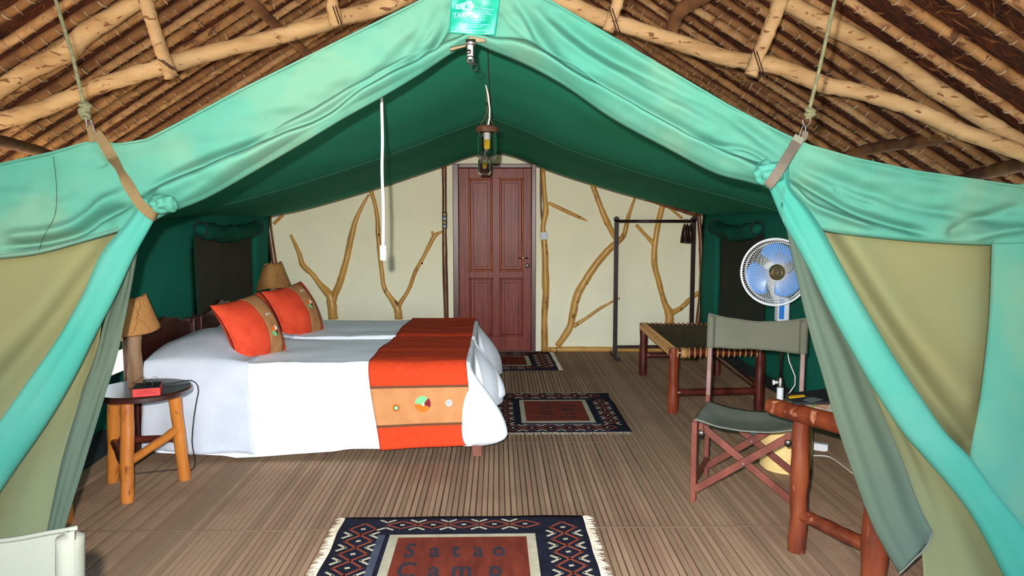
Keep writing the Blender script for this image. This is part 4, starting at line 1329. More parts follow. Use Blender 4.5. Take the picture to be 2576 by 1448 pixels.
# ================================================================== BEDS
HX, FX = -2.10, -.16     # head and foot ends of the bed tops
BZ = .585
def bed_cover(y0, y1, seed, front_hem, name='bed_cover'):
    n = 220
    r = .07
    # rounded rectangle footprint, counter-clockwise seen from above
    per = []
    def seg(a, b, k):
        for i in range(k):
            per.append((a[0] + (b[0] - a[0]) * i / k, a[1] + (b[1] - a[1]) * i / k))
    def arc(c, a0, k, rr=r):
        for i in range(k):
            a = a0 + PI / 2 * i / k
            per.append((c[0] + rr * math.cos(a), c[1] + rr * math.sin(a)))
    seg((HX + r, y0), (FX - r, y0), 60)
    arc((FX - r, y0 + r), -PI / 2, 20)
    seg((FX, y0 + r), (FX, y1 - r), 34)
    arc((FX - r, y1 - r), 0, 16)
    seg((FX - r, y1), (HX + r, y1), 30)
    arc((HX + r, y1 - r), PI / 2, 6)
    seg((HX, y1 - r), (HX, y0 + r), 20)
    arc((HX + r, y0 + r), PI, 6)
    N = len(per)
    cyy = (y0 + y1) / 2
    mb = MB()
    top_rows = 14
    down = 16
    for j in range(top_rows + 1 + 4 + down):
        for i, (x, y) in enumerate(per):
            cx = min(max(x, HX + .35), FX - .35)
            if j <= top_rows:
                f = j / top_rows
                f = f * .97
                X = cx + (x - cx) * f; Y = cyy + (y - cyy) * f
                z = BZ + .010 * nz(X * 3, Y * 4, seed) + .005 * nz(X * 14, Y * 3, seed)
                z += .012 * math.exp(-((Y - y0 - .03) / .02) ** 2)
            elif j <= top_rows + 4:
                a = (j - top_rows) / 4 * PI / 2
                f = .97 + .03 * math.sin(a)
                X = cx + (x - cx) * f; Y = cyy + (y - cyy) * f
                z = BZ - .028 * (1 - math.cos(a))
            else:
                d = (j - top_rows - 4) / down
                # outward direction
                nx = 1.0 if x > FX - r - .001 else (-1.0 if x < HX + r * .5 else 0.0)
                ang = math.atan2(y - (y0 + r if y < cyy else y1 - r), x - (FX - r)) if x > FX - r else (-PI / 2 if y < cyy else PI / 2)
                if x < HX + .02:
                    ox, oy = -1, 0
                else:
                    ox, oy = math.cos(ang), math.sin(ang)
                dg_ = math.degrees(ang)
                corner = math.exp(-((dg_ + 42) / 34) ** 2) * math.exp(-((max(y - y0 - r, 0)) / .10) ** 2) if x > FX - r else .14 * math.exp(-((x - FX + r) / .05) ** 2)
                if y > cyy: corner = 0
                corner_w = math.exp(-((x - FX) ** 2 + (y - y0) ** 2) / .3 ** 2)
                corner2 = math.exp(-((x - FX) ** 2 + (y - y1) ** 2) / .16 ** 2)
                foot = 1.0 if ox > .5 else 0.0
                hem = front_hem(x) if y < cyy else .12
                hem = hem * (1 - corner_w) + .10 * corner_w if y < cyy else hem
                flare = .035 + .25 * corner + .06 * foot * (1 - corner) + .12 * corner2
                fold = .018 * math.sin(i * .55 + 2 * nz(i * .1, seed)) * foot + .008 * nz(x * 5, y * 5, seed) * d
                o = flare * (math.sin(min(d / .85, 1) * PI * .5) ** 1.15) * (1 - .55 * min(corner * 1.3, 1) * (max(0, d - .80) / .20) ** 2) + fold * d
                if y < cyy and ox < .5 and corner < .02:
                    o = (.03 + .010 * math.sin(x * 5 + seed)) * d + fold * d
                X = x + ox * o; Y = y + oy * o
                z = BZ - .028 + (hem - BZ + .028) * d
            mb.v.append((X, Y, z))
    rows = top_rows + 1 + 4 + down
    for j in range(rows - 1):
        for i in range(N):
            a, b = j * N + i, j * N + (i + 1) % N
            mb.f.append((a, b, b + N, a + N))
    return mb
def front_hem1(x):
    return interp(x, [(-2.1, .05), (-1.66, .035), (-1.58, .02), (-1.0, .05), (-.9, .065), (-.7, .065), (-.2, .08), (0, .1)])
def make_bed(y0, y1, label, seed, hem):
    bed = thing('single_bed', label, 'bed', (-1.1, (y0 + y1) / 2, 0), group='two single beds pushed together')
    bx = HX - .10
    # headboard with scalloped top between two posts
    for yy in (y0 - .005, y1 - .06):
        mb = MB(); mb.box((bx - .045, yy, 0), (bx + .035, yy + .065, .75)); obj('headboard_post', mb, 'headwood', bed, smooth=False, bevel=.006)
    prof = []
    K = 40
    for i in range(K + 1):
        a = i / K
        yy = y0 + .055 + (y1 - y0 - .11) * a
        s = abs(2 * a - 1)
        z = .80 - .10 * s ** 1.5 + .016 * abs(math.sin(a * PI * 5)) 
        prof.append((yy, z))
    mb = MB(); mb.poly([(bx - .015, prof[0][0], .30)] + [(bx - .015, a, b) for a, b in prof] + [(bx - .015, prof[-1][0], .30)], 0, (.03, 0, 0))
    obj('headboard', mb, 'headwood', bed, smooth=False, bevel=.003)
    for yy in (y0 + .02, y1 - .08):
        mb = MB(); mb.box((FX + .005, yy, 0), (FX + .065, yy + .055, .36)); obj('leg', mb, 'bedleg', bed, smooth=False, bevel=.004)
    for yy in (y0 + .03, y1 - .06):
        mb = MB(); mb.box((bx, yy, .22), (FX + .05, yy + .03, .34)); obj('side_rail', mb, 'bedleg', bed, smooth=False, bevel=.003)
    mb = MB(); mb.box((bx + .03, y0 + .05, .30), (FX - .03, y1 - .05, .54)); obj('mattress', mb, 'white2', bed, smooth=False, bevel=.04)
    return bed
Y1a, Y1b = 4.52, 5.46
Y2a, Y2b = 5.54, 6.46
make_bed(Y1a, Y1b, 'nearer single bed with dark scalloped headboard, under the white cover beside the round stool', 1, front_hem1)
make_bed(Y2a, Y2b, 'farther single bed with dark scalloped headboard, next to the branch decorated wall', 2, lambda x: .15)
cv = obj('bed_cover', bed_cover(Y1a, Y1b, 3.0, front_hem1), 'white')
tag(cv, 'white cotton cover hanging almost to the floor on the nearer bed', 'bed cover', 'white bed covers')
cv2 = obj('bed_cover', bed_cover(Y2a, Y2b, 9.0, lambda x: .18), 'white')
tag(cv2, 'white cotton cover on the farther bed, behind the nearer bed', 'bed cover', 'white bed covers')
# pillow covers turned down over the heads of the beds
def pz(X, Y, y0, y1):
    a = (X - (HX - .02)) / .62
    b = (Y - y0) / (y1 - y0)
    a = min(max(a, 0), 1); b = min(max(b, 0), 1)
    bulge = max(math.sin(PI * min(.97, .12 + .90 * a)), 0) ** .6 * max(math.sin(PI * min(1, .02 + .96 * b)), 0) ** .7
    return BZ + .008 + .135 * max(bulge, 0) * (1 - .9 * smoothstep(.72, 1.0, a)) + .008 * nz(X * 6, Y * 6)
def pillow_sheet(y0, y1, zhem):
    mb = MB()
    nu, ntop, nd, nbk = 34, 40, 26, 8
    rows = []
    for j in range(ntop + 1):
        rows.append(('t', j / ntop))
    def top(a, t):
        X = HX - .02 + .62 * a
        Y = y1 - .02 + (y0 - y1 + .02) * t
        return Vector((X, Y, pz(X, Y, y0, y1)))
    for j in range(ntop + 1):
        for i in range(nu + 1):
            mb.v.append(tuple(top(i / nu, j / ntop)))
    for j in range(1, nd + 1):
        d = j / nd
        for i in range(nu + 1):
            a = i / nu
            X = HX - .02 + .62 * a
            hem = zhem + .025 * (1 - a) + .006 * math.sin(a * 9)
            z0 = pz(X, y0, y0, y1)
            s = min(d * 6, 1)
            Xo = X + (.05 * a - .01) * d + .006 * nz(a * 4, d * 3)
            Yo = y0 - .034 * math.sin(s * PI / 2) - .022 * d - .012 * math.sin(a * 10 + 2.2 + d) * d * (.5 + .5 * a) - .012 * math.sin(a * 23 + d * 2) * d * (1 - a)
            mb.v.append((Xo, Yo, z0 + (hem - z0) * d - .02 * math.sin(s * PI / 2) * (1 - d)))
    w = nu + 1
    for j in range(ntop + nd):
        for i in range(nu):
            k = j * w + i
            mb.f.append((k, k + 1, k + 1 + w, k + w))
    return mb
ps = obj('pillow_cover', pillow_sheet(Y1a, Y1b, .045), 'white2', solid=.004)
tag(ps, 'soft white pillow cover draped over the head of the nearer bed', 'pillow cover', 'white pillow covers')
ps = obj('pillow_cover', pillow_sheet(Y2a, Y2b, .2), 'white2', solid=.004)
tag(ps, 'soft white pillow cover on the farther bed between the two orange cushions', 'pillow cover', 'white pillow covers')

# ---- bed runner laid across both beds near the foot
P0, P1 = P(930, 902, Y1a), P(1173, 900, Y1a)
path = [(Y2b + .055, .36), (Y2b + .035, .52), (Y2b - .0, BZ + .016), (Y2b - .2, BZ + .016), (Y2a + .25, BZ + .018), (Y2a + .04, BZ + .018), ((Y1b + Y2a) / 2, BZ + .004), (Y1b - .04, BZ + .018), (Y1b - .3, BZ + .018), (Y1a + .25, BZ + .020), (Y1a + .05, BZ + .018), (Y1a - .005, BZ + .004), (Y1a - .046, BZ - .05), (Y1a - .062, .42), (Y1a - .074, .28), (Y1a - .084, .17), (Y1a - .090, .09)]
rp = smooth_path([(a, b) for a, b in path], 120)
rl = np.r_[0, np.cumsum([math.hypot(rp[i + 1][0] - rp[i][0], rp[i + 1][1] - rp[i][1]) for i in range(len(rp) - 1)])]
def run_y(s):
    q = s * rl[-1]
    i = min(int(np.searchsorted(rl, q, side='right') - 1), len(rp) - 2)
    f = (q - rl[i]) / (rl[i + 1] - rl[i])
    return rp[i][0] + (rp[i + 1][0] - rp[i][0]) * f, rp[i][1] + (rp[i + 1][1] - rp[i][1]) * f
S_EDGE = next(i for i in range(len(rp)) if rp[i][0] < Y1a) / len(rp)
def runner(a, s, d=0.0):
    y, z = run_y(min(max(s, 0), 1))
    fr = smoothstep(Y1a + .02, Y1a - .03, y)
    xl = -.775 + .03 * nz(s * 5, 1) + .085 * (1 - z / .6) * fr + .035 * (1 - smoothstep(.25, .75, s))
    xr = -.185 + .008 * nz(s * 6, 4) + .045 * (1 - z / .6) * fr
    x = xl + (xr - xl) * a
    # hem rises toward the foot
    z += .035 * (a - .4) * fr * (1 - z / .6)
    dy = (-.006 * math.sin(a * 5 + s * 3) - .006 * nz(a * 3, z * 4)) * fr * (1 - z / .6)
    wr = .005 * nz(x * 3, y * 9, 3) * (1 - fr)
    return Vector((x, y + dy - d * fr, z + wr + d * (1 - fr)))
mb = MB(); mb.grid(lambda a, b: runner(a, b), 30, 150)
rn = obj('bed_runner', mb, 'orange', solid=.003)
tag(rn, 'orange bed runner with a tan embroidered band across the foot of both beds', 'bed runner')
def s_of_z(z):
    lo, hi = S_EDGE, 1.0
    for _ in range(30):
        m = (lo + hi) / 2
        if run_y(m)[1] > z: lo = m
        else: hi = m
    return (lo + hi) / 2
zb1 = P(1050, 972, Y1a - .055).z
zb2 = P(1050, 1067, Y1a - .065).z
sA, sB = s_of_z(zb1), s_of_z(zb2)
def tilt(a): return 0
mb = MB(); mb.grid(lambda a, b: runner(a, sA + (sB - sA) * b, .0035), 30, 20)
bd = obj('tan_band', mb, 'tan', rn, solid=.001, label='tan band near the hanging end of the runner')
for s0 in (sA, sB):
    mb = MB(); mb.grid(lambda a, b: runner(a, s0 - .003 + .0055 * b, .0055), 30, 2)
    obj('binding_line', mb, 'brownline', rn)
def run_at(u, v, d):
    """point on the runner's hanging face under a pixel"""
    p = P(u, v, Y1a - .06)
    a = (p.x + .72) / .56
    s = s_of_z(p.z)
    for _ in range(6):
        q = runner(a, s)
        a += (p.x - q.x) / .56
        s = s_of_z(run_y(s)[1] + (p.z - q.z))
        a = min(max(a, 0), 1)
    return runner(a, s, d)
def disc_on(fn, cu, cv_, ru, rv, d, m, parent, name, a0=0, a1=2 * PI, pts=None):
    mb = MB()
    if pts is None:
        pts = [(cu + ru * math.cos(a0 + (a1 - a0) * k / 24), cv_ - rv * math.sin(a0 + (a1 - a0) * k / 24)) for k in range(25)]
        if a1 - a0 > 6.2: pts = pts[:-1]
    cxy = (sum(p[0] for p in pts) / len(pts), sum(p[1] for p in pts) / len(pts))
    mb.v = [tuple(fn(cxy[0], cxy[1], d))] + [tuple(fn(a, b, d)) for a, b in pts]
    n = len(pts)
    mb.f = [(0, 1 + k, 1 + (k + 1) % n) for k in range(n)]
    return obj(name, mb, m, parent, smooth=False)
cu_, cv_ = 1064, 1014.5
def pie(a0, a1, c=(1065, 1015.5)):
    return [c] + [(cu_ + 20 * math.cos(a0 + (a1 - a0) * k / 14), cv_ - 20 * math.sin(a0 + (a1 - a0) * k / 14)) for k in range(15)]
disc_on(run_at, cu_, cv_, 20.6, 20.6, .0066, 'tan', bd, 'appliqué_border'.replace('é', 'e'))
disc_on(run_at, 0, 0, 0, 0, .0074, 'em_green', bd, 'green_segment', pts=pie(math.radians(52), math.radians(176)))
disc_on(run_at, 0, 0, 0, 0, .0074, 'em_maroon', bd, 'maroon_segment', pts=pie(math.radians(-24), math.radians(47)))
disc_on(run_at, 0, 0, 0, 0, .0074, 'em_orange', bd, 'orange_segment', pts=pie(math.radians(181), math.radians(331)))
disc_on(run_at, 1065, 1015.5, 3.4, 3.6, .0084, 'em_white', bd, 'white_bead')
for (u, v, r1, m1, r2, m2, r3, m3) in ((997.5, 1024, 10, 'em_orange', 7, 'brownline', 5, 'em_green'), (1129.5, 1011.5, 9, 'em_grey', 7.3, 'em_white', 5.4, 'em_grey')):
    disc_on(run_at, u, v, r1, r1, .0074, m1, bd, 'button_rim'); disc_on(run_at, u, v, r2, r2, .0080, m2, bd, 'button_ring'); disc_on(run_at, u, v, r3, r3, .0086, m3, bd, 'button_face')
    disc_on(run_at, u, v, 1.8, 1.8, .0092, 'em_white', bd, 'button_bead')

# ---- cushions
def cushion(c, w, h, W_, H_, T_, label, emb):
    w = Vector(w).normalized(); h = Vector(h); h = (h - w * h.dot(w)).normalized(); n = w.cross(h).normalized()
    if n.y > 0: n = -n
    C0 = Vector(c)
    t = thing('cushion', label, 'cushion', C0, 'orange cushions on the beds')
    def sp(a, b, side, d=0.0):
        th = T_ * max((1 - a * a) * (1 - b * b), 0) ** .42
        th *= 1 + .10 * nz(a * 2.5, b * 2.5, c[1])
        ear = .07
        x = a * W_ / 2 * (1 - ear * (1 - b * b))
        y = b * H_ / 2 * (1 - ear * (1 - a * a))
        bend = -.035 * (b * b) 
        return C0 + w * x + h * y + n * (side * (th + d) + bend)
    mb = MB(); K = 28
    for side in (1, -1):
        mb.grid(lambda a, b, side=side: sp(math.sin((a - .5) * PI), math.sin((b - .5) * PI), side), K, K)
    # weld the rim
    seen = {}; remap = []; vs = []
    for p in mb.v:
        k = (round(p[0], 5), round(p[1], 5), round(p[2], 5))
        if k not in seen:
            seen[k] = len(vs); vs.append(p)
        remap.append(seen[k])
    mb2 = MB(); mb2.v = vs
    for i, f in enumerate(mb.f):
        g = tuple(remap[q] for q in f)
        if len(set(g)) >= 3:
            mb2.f.append(tuple(dict.fromkeys(g)))
    obj('cushion_body', mb2, 'orange_c', t)
    # tan band on the front face
    a0, a1 = .04, .68
    mb = MB(); mb.grid(lambda a, b: sp(a0 + (a1 - a0) * a + .03 * math.sin(b * 5), math.sin((b - .5) * PI * .995), 1, .005), 12, 30)
    bnd = obj('tan_band', mb, 'tan_c', t, solid=.002)
    for q in (a0, a1):
        mb = MB(); mb.grid(lambda a, b: sp(q - .012 + .024 * a + .03 * math.sin(b * 5), math.sin((b - .5) * PI * .99), 1, .0065), 2, 30)
        obj('band_seam', mb, 'brownline', t)
    ec = emb
    def ep(x, y, d):
        return sp(ec[0] + x, ec[1] + y, 1, d)
    R = .165
    def em(a0, a1, m, name):
        pts = [(0, 0)] + [(R * math.cos(math.radians(a0 + (a1 - a0) * k / 10)), R * math.sin(math.radians(a0 + (a1 - a0) * k / 10))) for k in range(11)]
        mb = MB(); mb.v = [tuple(ep(*p, .008)) for p in pts]; mb.f = [(0, k, k + 1) for k in range(1, len(pts) - 1)]
        obj(name, mb, m, bnd, smooth=False)
    em(80, 175, 'em_orange', 'orange_segment'); em(10, 74, 'em_white', 'white_segment'); em(181, 300, 'em_green', 'green_segment'); em(306, 364, 'em_maroon', 'maroon_segment')
    mb = MB(); mb.tube([tuple(ep(-.10 + .05 * k, .55 + (.03 if k % 2 else -.03), .010)) for k in range(6)], .0025, 5); obj('white_stitching', mb, 'em_white', bnd)
    return t
cushion(P(637, 828, 4.86), (.40, .90, .10), (-.40, .05, .90), .44, .46, .095, 'orange cushion with a tan band leaning on the pillow of the nearer bed', (.37, -.28))
cushion(P(746, 786, 5.80), (.44, .88, .10), (-.42, .05, .90), .44, .47, .095, 'orange cushion with a tan band on the farther bed, beside the rear lamp', (.37, .10))

# ================================================================== ROUND LOG STOOLS AND LAMPS
def log(p, q, r0, r1, seed=0, n=14, wob=.16, bend=.006, m_=12):
    p, q = Vector(p), Vector(q)
    mb = MB(); pts, rs = [], []
    for i in range(m_):
        t = i / (m_ - 1)
        b = Vector((nz(t * 2.1, seed), nz(t * 2.1, seed + 20), 0)) * bend * 4 * t * (1 - t)
        pts.append(p.lerp(q, t) + b)
        k = r0 + (r1 - r0) * t
        if i in (0, m_ - 1): k *= .93
        rs.append(k * (1 + .10 * nz(t * 4, seed + 7)))
    mb.tube(pts, rs, n, wob=wob, seed=seed)
    return mb
def stool(c, label, feet, group):
    t = thing('round_stool', label, 'stool', (c[0], c[1], 0), group)
    R = .245; zt = .552
    mb = MB(); mb.lathe([(.001, zt - .035), (R - .012, zt - .035), (R, zt - .028), (R, zt - .008), (R - .008, zt), (.001, zt)], 56, (c[0], c[1], 0))
    obj('round_top', mb, 'tabletop', t, angle=40)
    for k, f in enumerate(feet):
        f = Vector((f[0], f[1], 0))
        top = Vector((c[0] + (f.x - c[0]) * .80, c[1] + (f.y - c[1]) * .80, zt - .036))
        obj('leg', log(f, top, .033, .034, seed=k * 5 + 2), 'honey', t, angle=50)
    f = [Vector((a[0], a[1], 0)) for a in feet]
    obj('stretcher', log(f[0].lerp(Vector((c[0], c[1], 0)), .08) + Vector((0, 0, .20)), f[1].lerp(Vector((c[0], c[1], 0)), .08) + Vector((0, 0, .30)), .022, .024, 31), 'honey', t, angle=50)
    obj('stretcher', log(f[2].lerp(Vector((c[0], c[1], 0)), .08) + Vector((0, 0, .24)), f[0].lerp(Vector((c[0], c[1], 0)), .08) + Vector((0, 0, .17)), .022, .022, 37), 'darklog', t, angle=50)
    obj('stretcher', log(f[2].lerp(Vector((c[0], c[1], 0)), .08) + Vector((0, 0, .24)), f[1].lerp(Vector((c[0], c[1], 0)), .08) + Vector((0, 0, .24)), .02, .02, 39), 'darklog', t, angle=50)
    return t
f1 = [F(320, 1263), F(465, 1205), F(283, 1211)]
SC = Vector((-1.91, 4.05, 0))
stool((SC.x, SC.y), 'round dark topped stool on honey log legs beside the nearer bed', [(a.x, a.y) for a in f1], 'round log stools used as bedside tables')
RC = Vector((-2.04, 6.83, 0))
stool((RC.x, RC.y), 'round dark topped stool in the back corner behind the farther bed', [(RC.x + .12, RC.y - .18), (RC.x + .14, RC.y + .16), (RC.x - .17, RC.y + .0)], 'round log stools used as bedside tables')
def lamp(c, label, tiltv, rs=1.0, H=.33):
    z0 = .552
    t = thing('table_lamp', label, 'lamp', (c[0], c[1], z0), 'bark shade table lamps')
    obj('log_base', log((c[0], c[1], z0), (c[0] + .005, c[1], z0 + H), .039, .034, seed=c[1]), 'lamplog', t, angle=50)
    mb = MB(); mb.lathe([(.001, 0), (.018, 0), (.018, .04), (.001, .04)], 14, (c[0] + .005, c[1], z0 + H)); obj('bulb_socket', mb, 'creamcanvas', t)
    cz = z0 + H - .045
    top = Vector((c[0], c[1], cz))
    mb = MB()
    def sh(a, b):
        ang = 2 * PI * a
        r = (.155 - (.155 - .080) * b) * rs * (1 + .04 * math.cos(4 * ang) + .02 * nz(math.cos(ang), math.sin(ang), b))
        z = .225 * b * rs + tiltv * math.cos(ang - .3) * (1 - .4 * b) + .008 * math.sin(ang * 3)
        return top + Vector((r * math.cos(ang), r * math.sin(ang), z))
    mb.grid(sh, 48, 10, wrap=True)
    so_ = obj('shade', mb, 'cork', t, solid=.003)
    for k in range(9):
        a0, b0 = k / 9 + .03, .05
        q = []
        for i in range(12):
            a = a0 + .05 * nz(i * .5, k * 3) * 1.5 + (.01 * i if k % 2 else -.008 * i); b = b0 + .9 * i / 11
            p = sh(a, b); d = Vector((p.x - top.x, p.y - top.y, 0)).normalized()
            q.append(p + d * .002)
        mb = MB(); mb.tube(q, .0014, 4); obj('shade_crease', mb, 'crack', so_)
    mb = MB(); mb.tube([sh(k / 40, 0) for k in range(40)], .0025, 5, closed=True); obj('shade_rim', mb, 'crack', so_)
    return t
lamp((-1.965, 4.08), 'log lamp with bark cloth shade on the round stool beside the nearer bed', .03, rs=.86, H=.335)
lamp((-2.02, 6.83), 'log lamp with bark cloth shade behind the farther bed in the back corner', .02, rs=.95, H=.33)
# red box on the front stool with glasses
c0_ = F(333, 1000, .552)
rz = Matrix.Rotation(math.radians(20), 3, 'Z')
cb = c0_ + rz @ Vector((.065, .085, 0))
bx0 = thing('red_box', 'small red box lying on the round stool in front of the lamp', 'box', cb)
mb = MB(); mb.box(c0_ + Vector((0, 0, 0)), c0_ + Vector((.13, .15, .042)), rot=rz, c=c0_); bo = obj('box_body', mb, 'redbox', bx0, smooth=False, bevel=.003)
mb = MB(); mb.box(c0_ + Vector((.003, .003, .042)), c0_ + Vector((.127, .147, .045)), rot=rz, c=c0_); obj('box_lid', mb, 'tray', bx0, smooth=False)
for xa, xb_, z in ((.03, .09, .027), (.02, .11, .017)):
    mb = MB(); mb.box(c0_ + Vector((xa, -.001, z)), c0_ + Vector((xb_, .001, z + .003)), rot=rz, c=c0_)
    obj('print_line', mb, 'redboxd', bo, smooth=False)
cb = cb + Vector((0, 0, .046 - .032))
gl = thing('spectacles', 'thin wire spectacles lying on top of the red box', 'glasses', (cb.x, cb.y, .598))
for dx_ in (-.03, .03):
    mb = MB(); mb.tube([(cb.x + dx_ + .022 * math.cos(k * PI / 8), cb.y + .02, .616 + .018 * math.sin(k * PI / 8)) for k in range(16)], .0012, 5, closed=True); obj('rim', mb, 'steel', gl)
mb = MB(); mb.tube([(cb.x - .008, cb.y + .02, .620), (cb.x, cb.y + .02, .623), (cb.x + .008, cb.y + .02, .620)], .0012, 5); obj('bridge', mb, 'steel', gl)
for dx_ in (-.052, .052):
    mb = MB(); mb.tube([(cb.x + dx_, cb.y + .02, .619), (cb.x + dx_, cb.y - .05, .617), (cb.x + dx_ * .95, cb.y - .06, .600)], .0011, 5); obj('temple', mb, 'steel', gl)
lc = thing('lamp_cable', 'thin dark lamp cable hanging off the round stool to the floor', 'cable', F(388, 1110))
mb = MB(); q = [(-1.93, 4.09, .557), (-1.80, 4.12, .557), (-1.715, 4.20, .558), (-1.69, 4.235, .50), (-1.71, 4.22, .38), (-1.74, 4.24, .2), (-1.76, 4.3, .02), (-1.9, 4.3, .008), (-2.2, 4.2, .008)]
mb.tube([tuple(p) for p in smooth_path(q, 60)], .0028, 6); obj('cable', mb, 'rubber', lc)

# ================================================================== FOLDING CANVAS CHAIRS
def chair(label, frame, canvas_back, canvas_seat, post):
    t = thing('folding_chair', label, 'chair', (0, 0, 0), 'folding canvas safari chairs')
    w, yf, yr = .245, -.205, .215
    def part(name, mb, m, **k): return obj(name, mb, m, t, smooth=False, **k)
    for s in (-1, 1):
        mb = MB(); mb.box((s * w - .014, yf - .016, 0), (s * w + .014, yf + .016, .42)); part('front_leg', mb, frame, bevel=.003)
        mb = MB(); mb.box((s * w - .013, yr - .016, 0), (s * w + .013, yr + .016, .47)); part('rear_leg', mb, frame, bevel=.003)
        mb = MB(); mb.bar((s * w, yr + .002, .40), (s * w, yr + .053, .908), .024, .030, up=(0, 1, 0)); part('back_post', mb, post, bevel=.003)
        mb = MB(); mb.box((s * w - .012, yf, .405), (s * w + .012, yr, .430)); part('seat_rail', mb, frame, bevel=.003)
        mb = MB(); mb.box((s * w - .010, yf, .085), (s * w + .010, yr, .115)); part('floor_rail', mb, frame, bevel=.003)
        mb = MB(); mb.box((s * (w - .036) - .012, yf - .03, .375), (s * (w - .036) + .012, yf - .010, .425)); blk = part('corner_block', mb, frame, bevel=.002)
        mb = MB(); mb.lathe([(.001, 0), (.018, 0), (.018, .003), (.001, .003)], 12, (s * (w - .036), yf - .034, .372), 'y'); obj('steel_plate', mb, 'steel', blk)
    for yy, o in ((yf - .002, 0), (yr - .012, 0)):
        for s in (-1, 1):
            mb = MB(); dy_ = .013 * s
            mb.bar((s * (w - .01), yy + dy_, .07), (-s * (w - .03), yy + dy_, .40), .038 if False else .016, .036, up=(s * .66, 0, .75))
            part('cross_brace', mb, frame, bevel=.002)
        mb = MB(); mb.lathe([(0, -.004), (.006, -.003), (.006, .03)], 10, (0, yy - .02, .235), 'y', cap=False); part('pivot_bolt', mb, 'steel')
    def seat(a, b):
        x = -w + 2 * w * a
        sag = .034 * (1 - (2 * a - 1) ** 2) + .014 * math.sin(PI * b) * (1 - (2 * a - 1) ** 4)
        return Vector((x, yf - .012 + (yr - yf + .01) * b, .436 - sag + .003 * nz(a * 6, b * 3)))
    mb = MB(); mb.grid(seat, 24, 18); obj('seat', mb, canvas_seat, t, solid=.005)
    def back(a, b):
        x = -w - .016 + (2 * w + .032) * a
        z = .735 + .19 * b
        y = yr + .035 + .052 * (z - .40) / .53 - .02 + .03 * (1 - (2 * a - 1) ** 2) * (.5 + .5 * b)
        z -= .036 * (1 - (2 * a - 1) ** 2) * b ** 3
        z += .004 * nz(a * 5, b * 2) + .008 * (1 - abs(2 * a - 1)) * (1 - b) 
        return Vector((x, y - .012, z))
    mb = MB()
    # sleeve: a front and a rear layer around the posts
    mb.grid(lambda a, b: back(a, b) + Vector((0, -.018 * (1 - math.exp(-((1 - abs(2 * a - 1)) * 14))) * 0 - (.016 if True else 0) * (abs(2 * a - 1) > .90), 0)), 40, 12)
    bk = obj('backrest', mb, canvas_back, t, solid=.006)
    for s in (-1, 1):
        mb = MB()
        def sl(a, b, s=s):
            ang = PI * 2 * a
            z = .735 + .188 * b
            y = yr + .004 + .10 * (z - .40)
            k = 1.0 if b < .999 else .05
            return Vector((s * w + .021 * k * math.cos(ang), y + .024 * k * math.sin(ang), min(z, .735 + .188 * .97)))
        mb.grid(sl, 24, 12, wrap=True)
        obj('post_sleeve', mb, canvas_back, t, solid=.003)
    mb = MB(); mb.tube([back(i / 30, 1) + Vector((0, -.006, .001)) for i in range(31)], .0045, 6); obj('top_hem', mb, canvas_back, bk)
    mb = MB(); mb.tube([back(i / 30, 0) + Vector((0, -.006, 0)) for i in range(31)], .003, 6); obj('bottom_hem', mb, canvas_back, bk)
    return t
ch = chair('grey green folding canvas chair with dark crossed wooden legs by the log table', 'chairwood', 'khaki', 'khaki2', 'chairpost')
ch.location = (1.325, 3.87, 0)
ch.rotation_euler = (0, 0, math.radians(-24.5))
ch2 = chair('cream folding canvas chair outside the tent at the bottom left corner', 'chairwood', 'creamcanvas', 'creamcanvas', 'chairwood')
ch2.location = (-.985, 1.02, 0)
ch2.rotation_euler = (0, 0, math.radians(3))

# ================================================================== CORD-STRUNG BENCH
fl_, bl_, br_ = F(1692, 1036), F(1617, 943), F(1803, 943)
fr_ = Vector((2.0, fl_.y + .05, 0))
HB = .49
bn = thing('strung_bench', 'low log bench with woven cord seat wrapped in tan cord near the right wall', 'bench', ((fl_.x + fr_.x) / 2, (fl_.y + bl_.y) / 2, 0))
for k, f in enumerate((fl_, bl_, br_, fr_)):
    obj('leg', log(f, f + Vector((0, 0, HB - (0 if k in (0, 3) else .0))), .040 if k in (0, 3) else .036, .036, seed=11 + k * 3), 'redlog' if k == 0 else 'darklog', bn, angle=50)
c0 = Vector((0, 0, .455))
rails = [(fl_, bl_), (bl_, br_), (br_, fr_), (fl_, fr_)]
for k, (p, q) in enumerate(rails):
    obj('seat_rail', log(p + c0, q + c0, .030, .030, seed=41 + k, bend=.004), 'darklog', bn)
for k, (p, q, z) in enumerate(((fl_, fr_, .15), (bl_, br_, .19), (br_, fr_, .17), (fl_, bl_, .17))):
    if k == 3: continue
    obj('stretcher', log(p + Vector((0, 0, z)), q + Vector((0, 0, z)), .027, .027, seed=61 + k), 'darklog', bn)
def bseat(a, b):
    A = fl_.lerp(fr_, a); B = bl_.lerp(br_, a)
    p = A.lerp(B, b)
    sag = .045 * math.sin(PI * a) ** .7 * math.sin(PI * b) ** .7
    return Vector((p.x, p.y, .478 - sag + .0035 * math.sin(a * 90) * math.sin(b * 160)))
mb = MB(); mb.grid(bseat, 60, 90); obj('woven_seat', mb, 'weave', bn, solid=.008)
ring0 = None
def rings(p, q, n, z, R=.036, r=.0065, skew=.3, m='cord'):
    p, q = Vector(p), Vector(q); T = (q - p).normalized()
    base = None
    for k in range(n):
        c = p.lerp(q, (k + .7) / (n + .4)) + Vector((0, 0, z))
        if base is None:
            X = Vector((-T.y, T.x, 0)); Z = Vector((0, 0, 1))
            mb = MB()
            pts = [c + X * math.cos(a) * R + Z * math.sin(a) * R + T * skew * R * math.cos(a) for a in [2 * PI * i / 10 for i in range(10)]]
            mb.tube(pts, r, 5, closed=True)
            base = obj('cord_wrap', mb, m, bn); bc = c
        else:
            o = base.copy(); COL.objects.link(o); o.parent = bn; o.location = c - bc
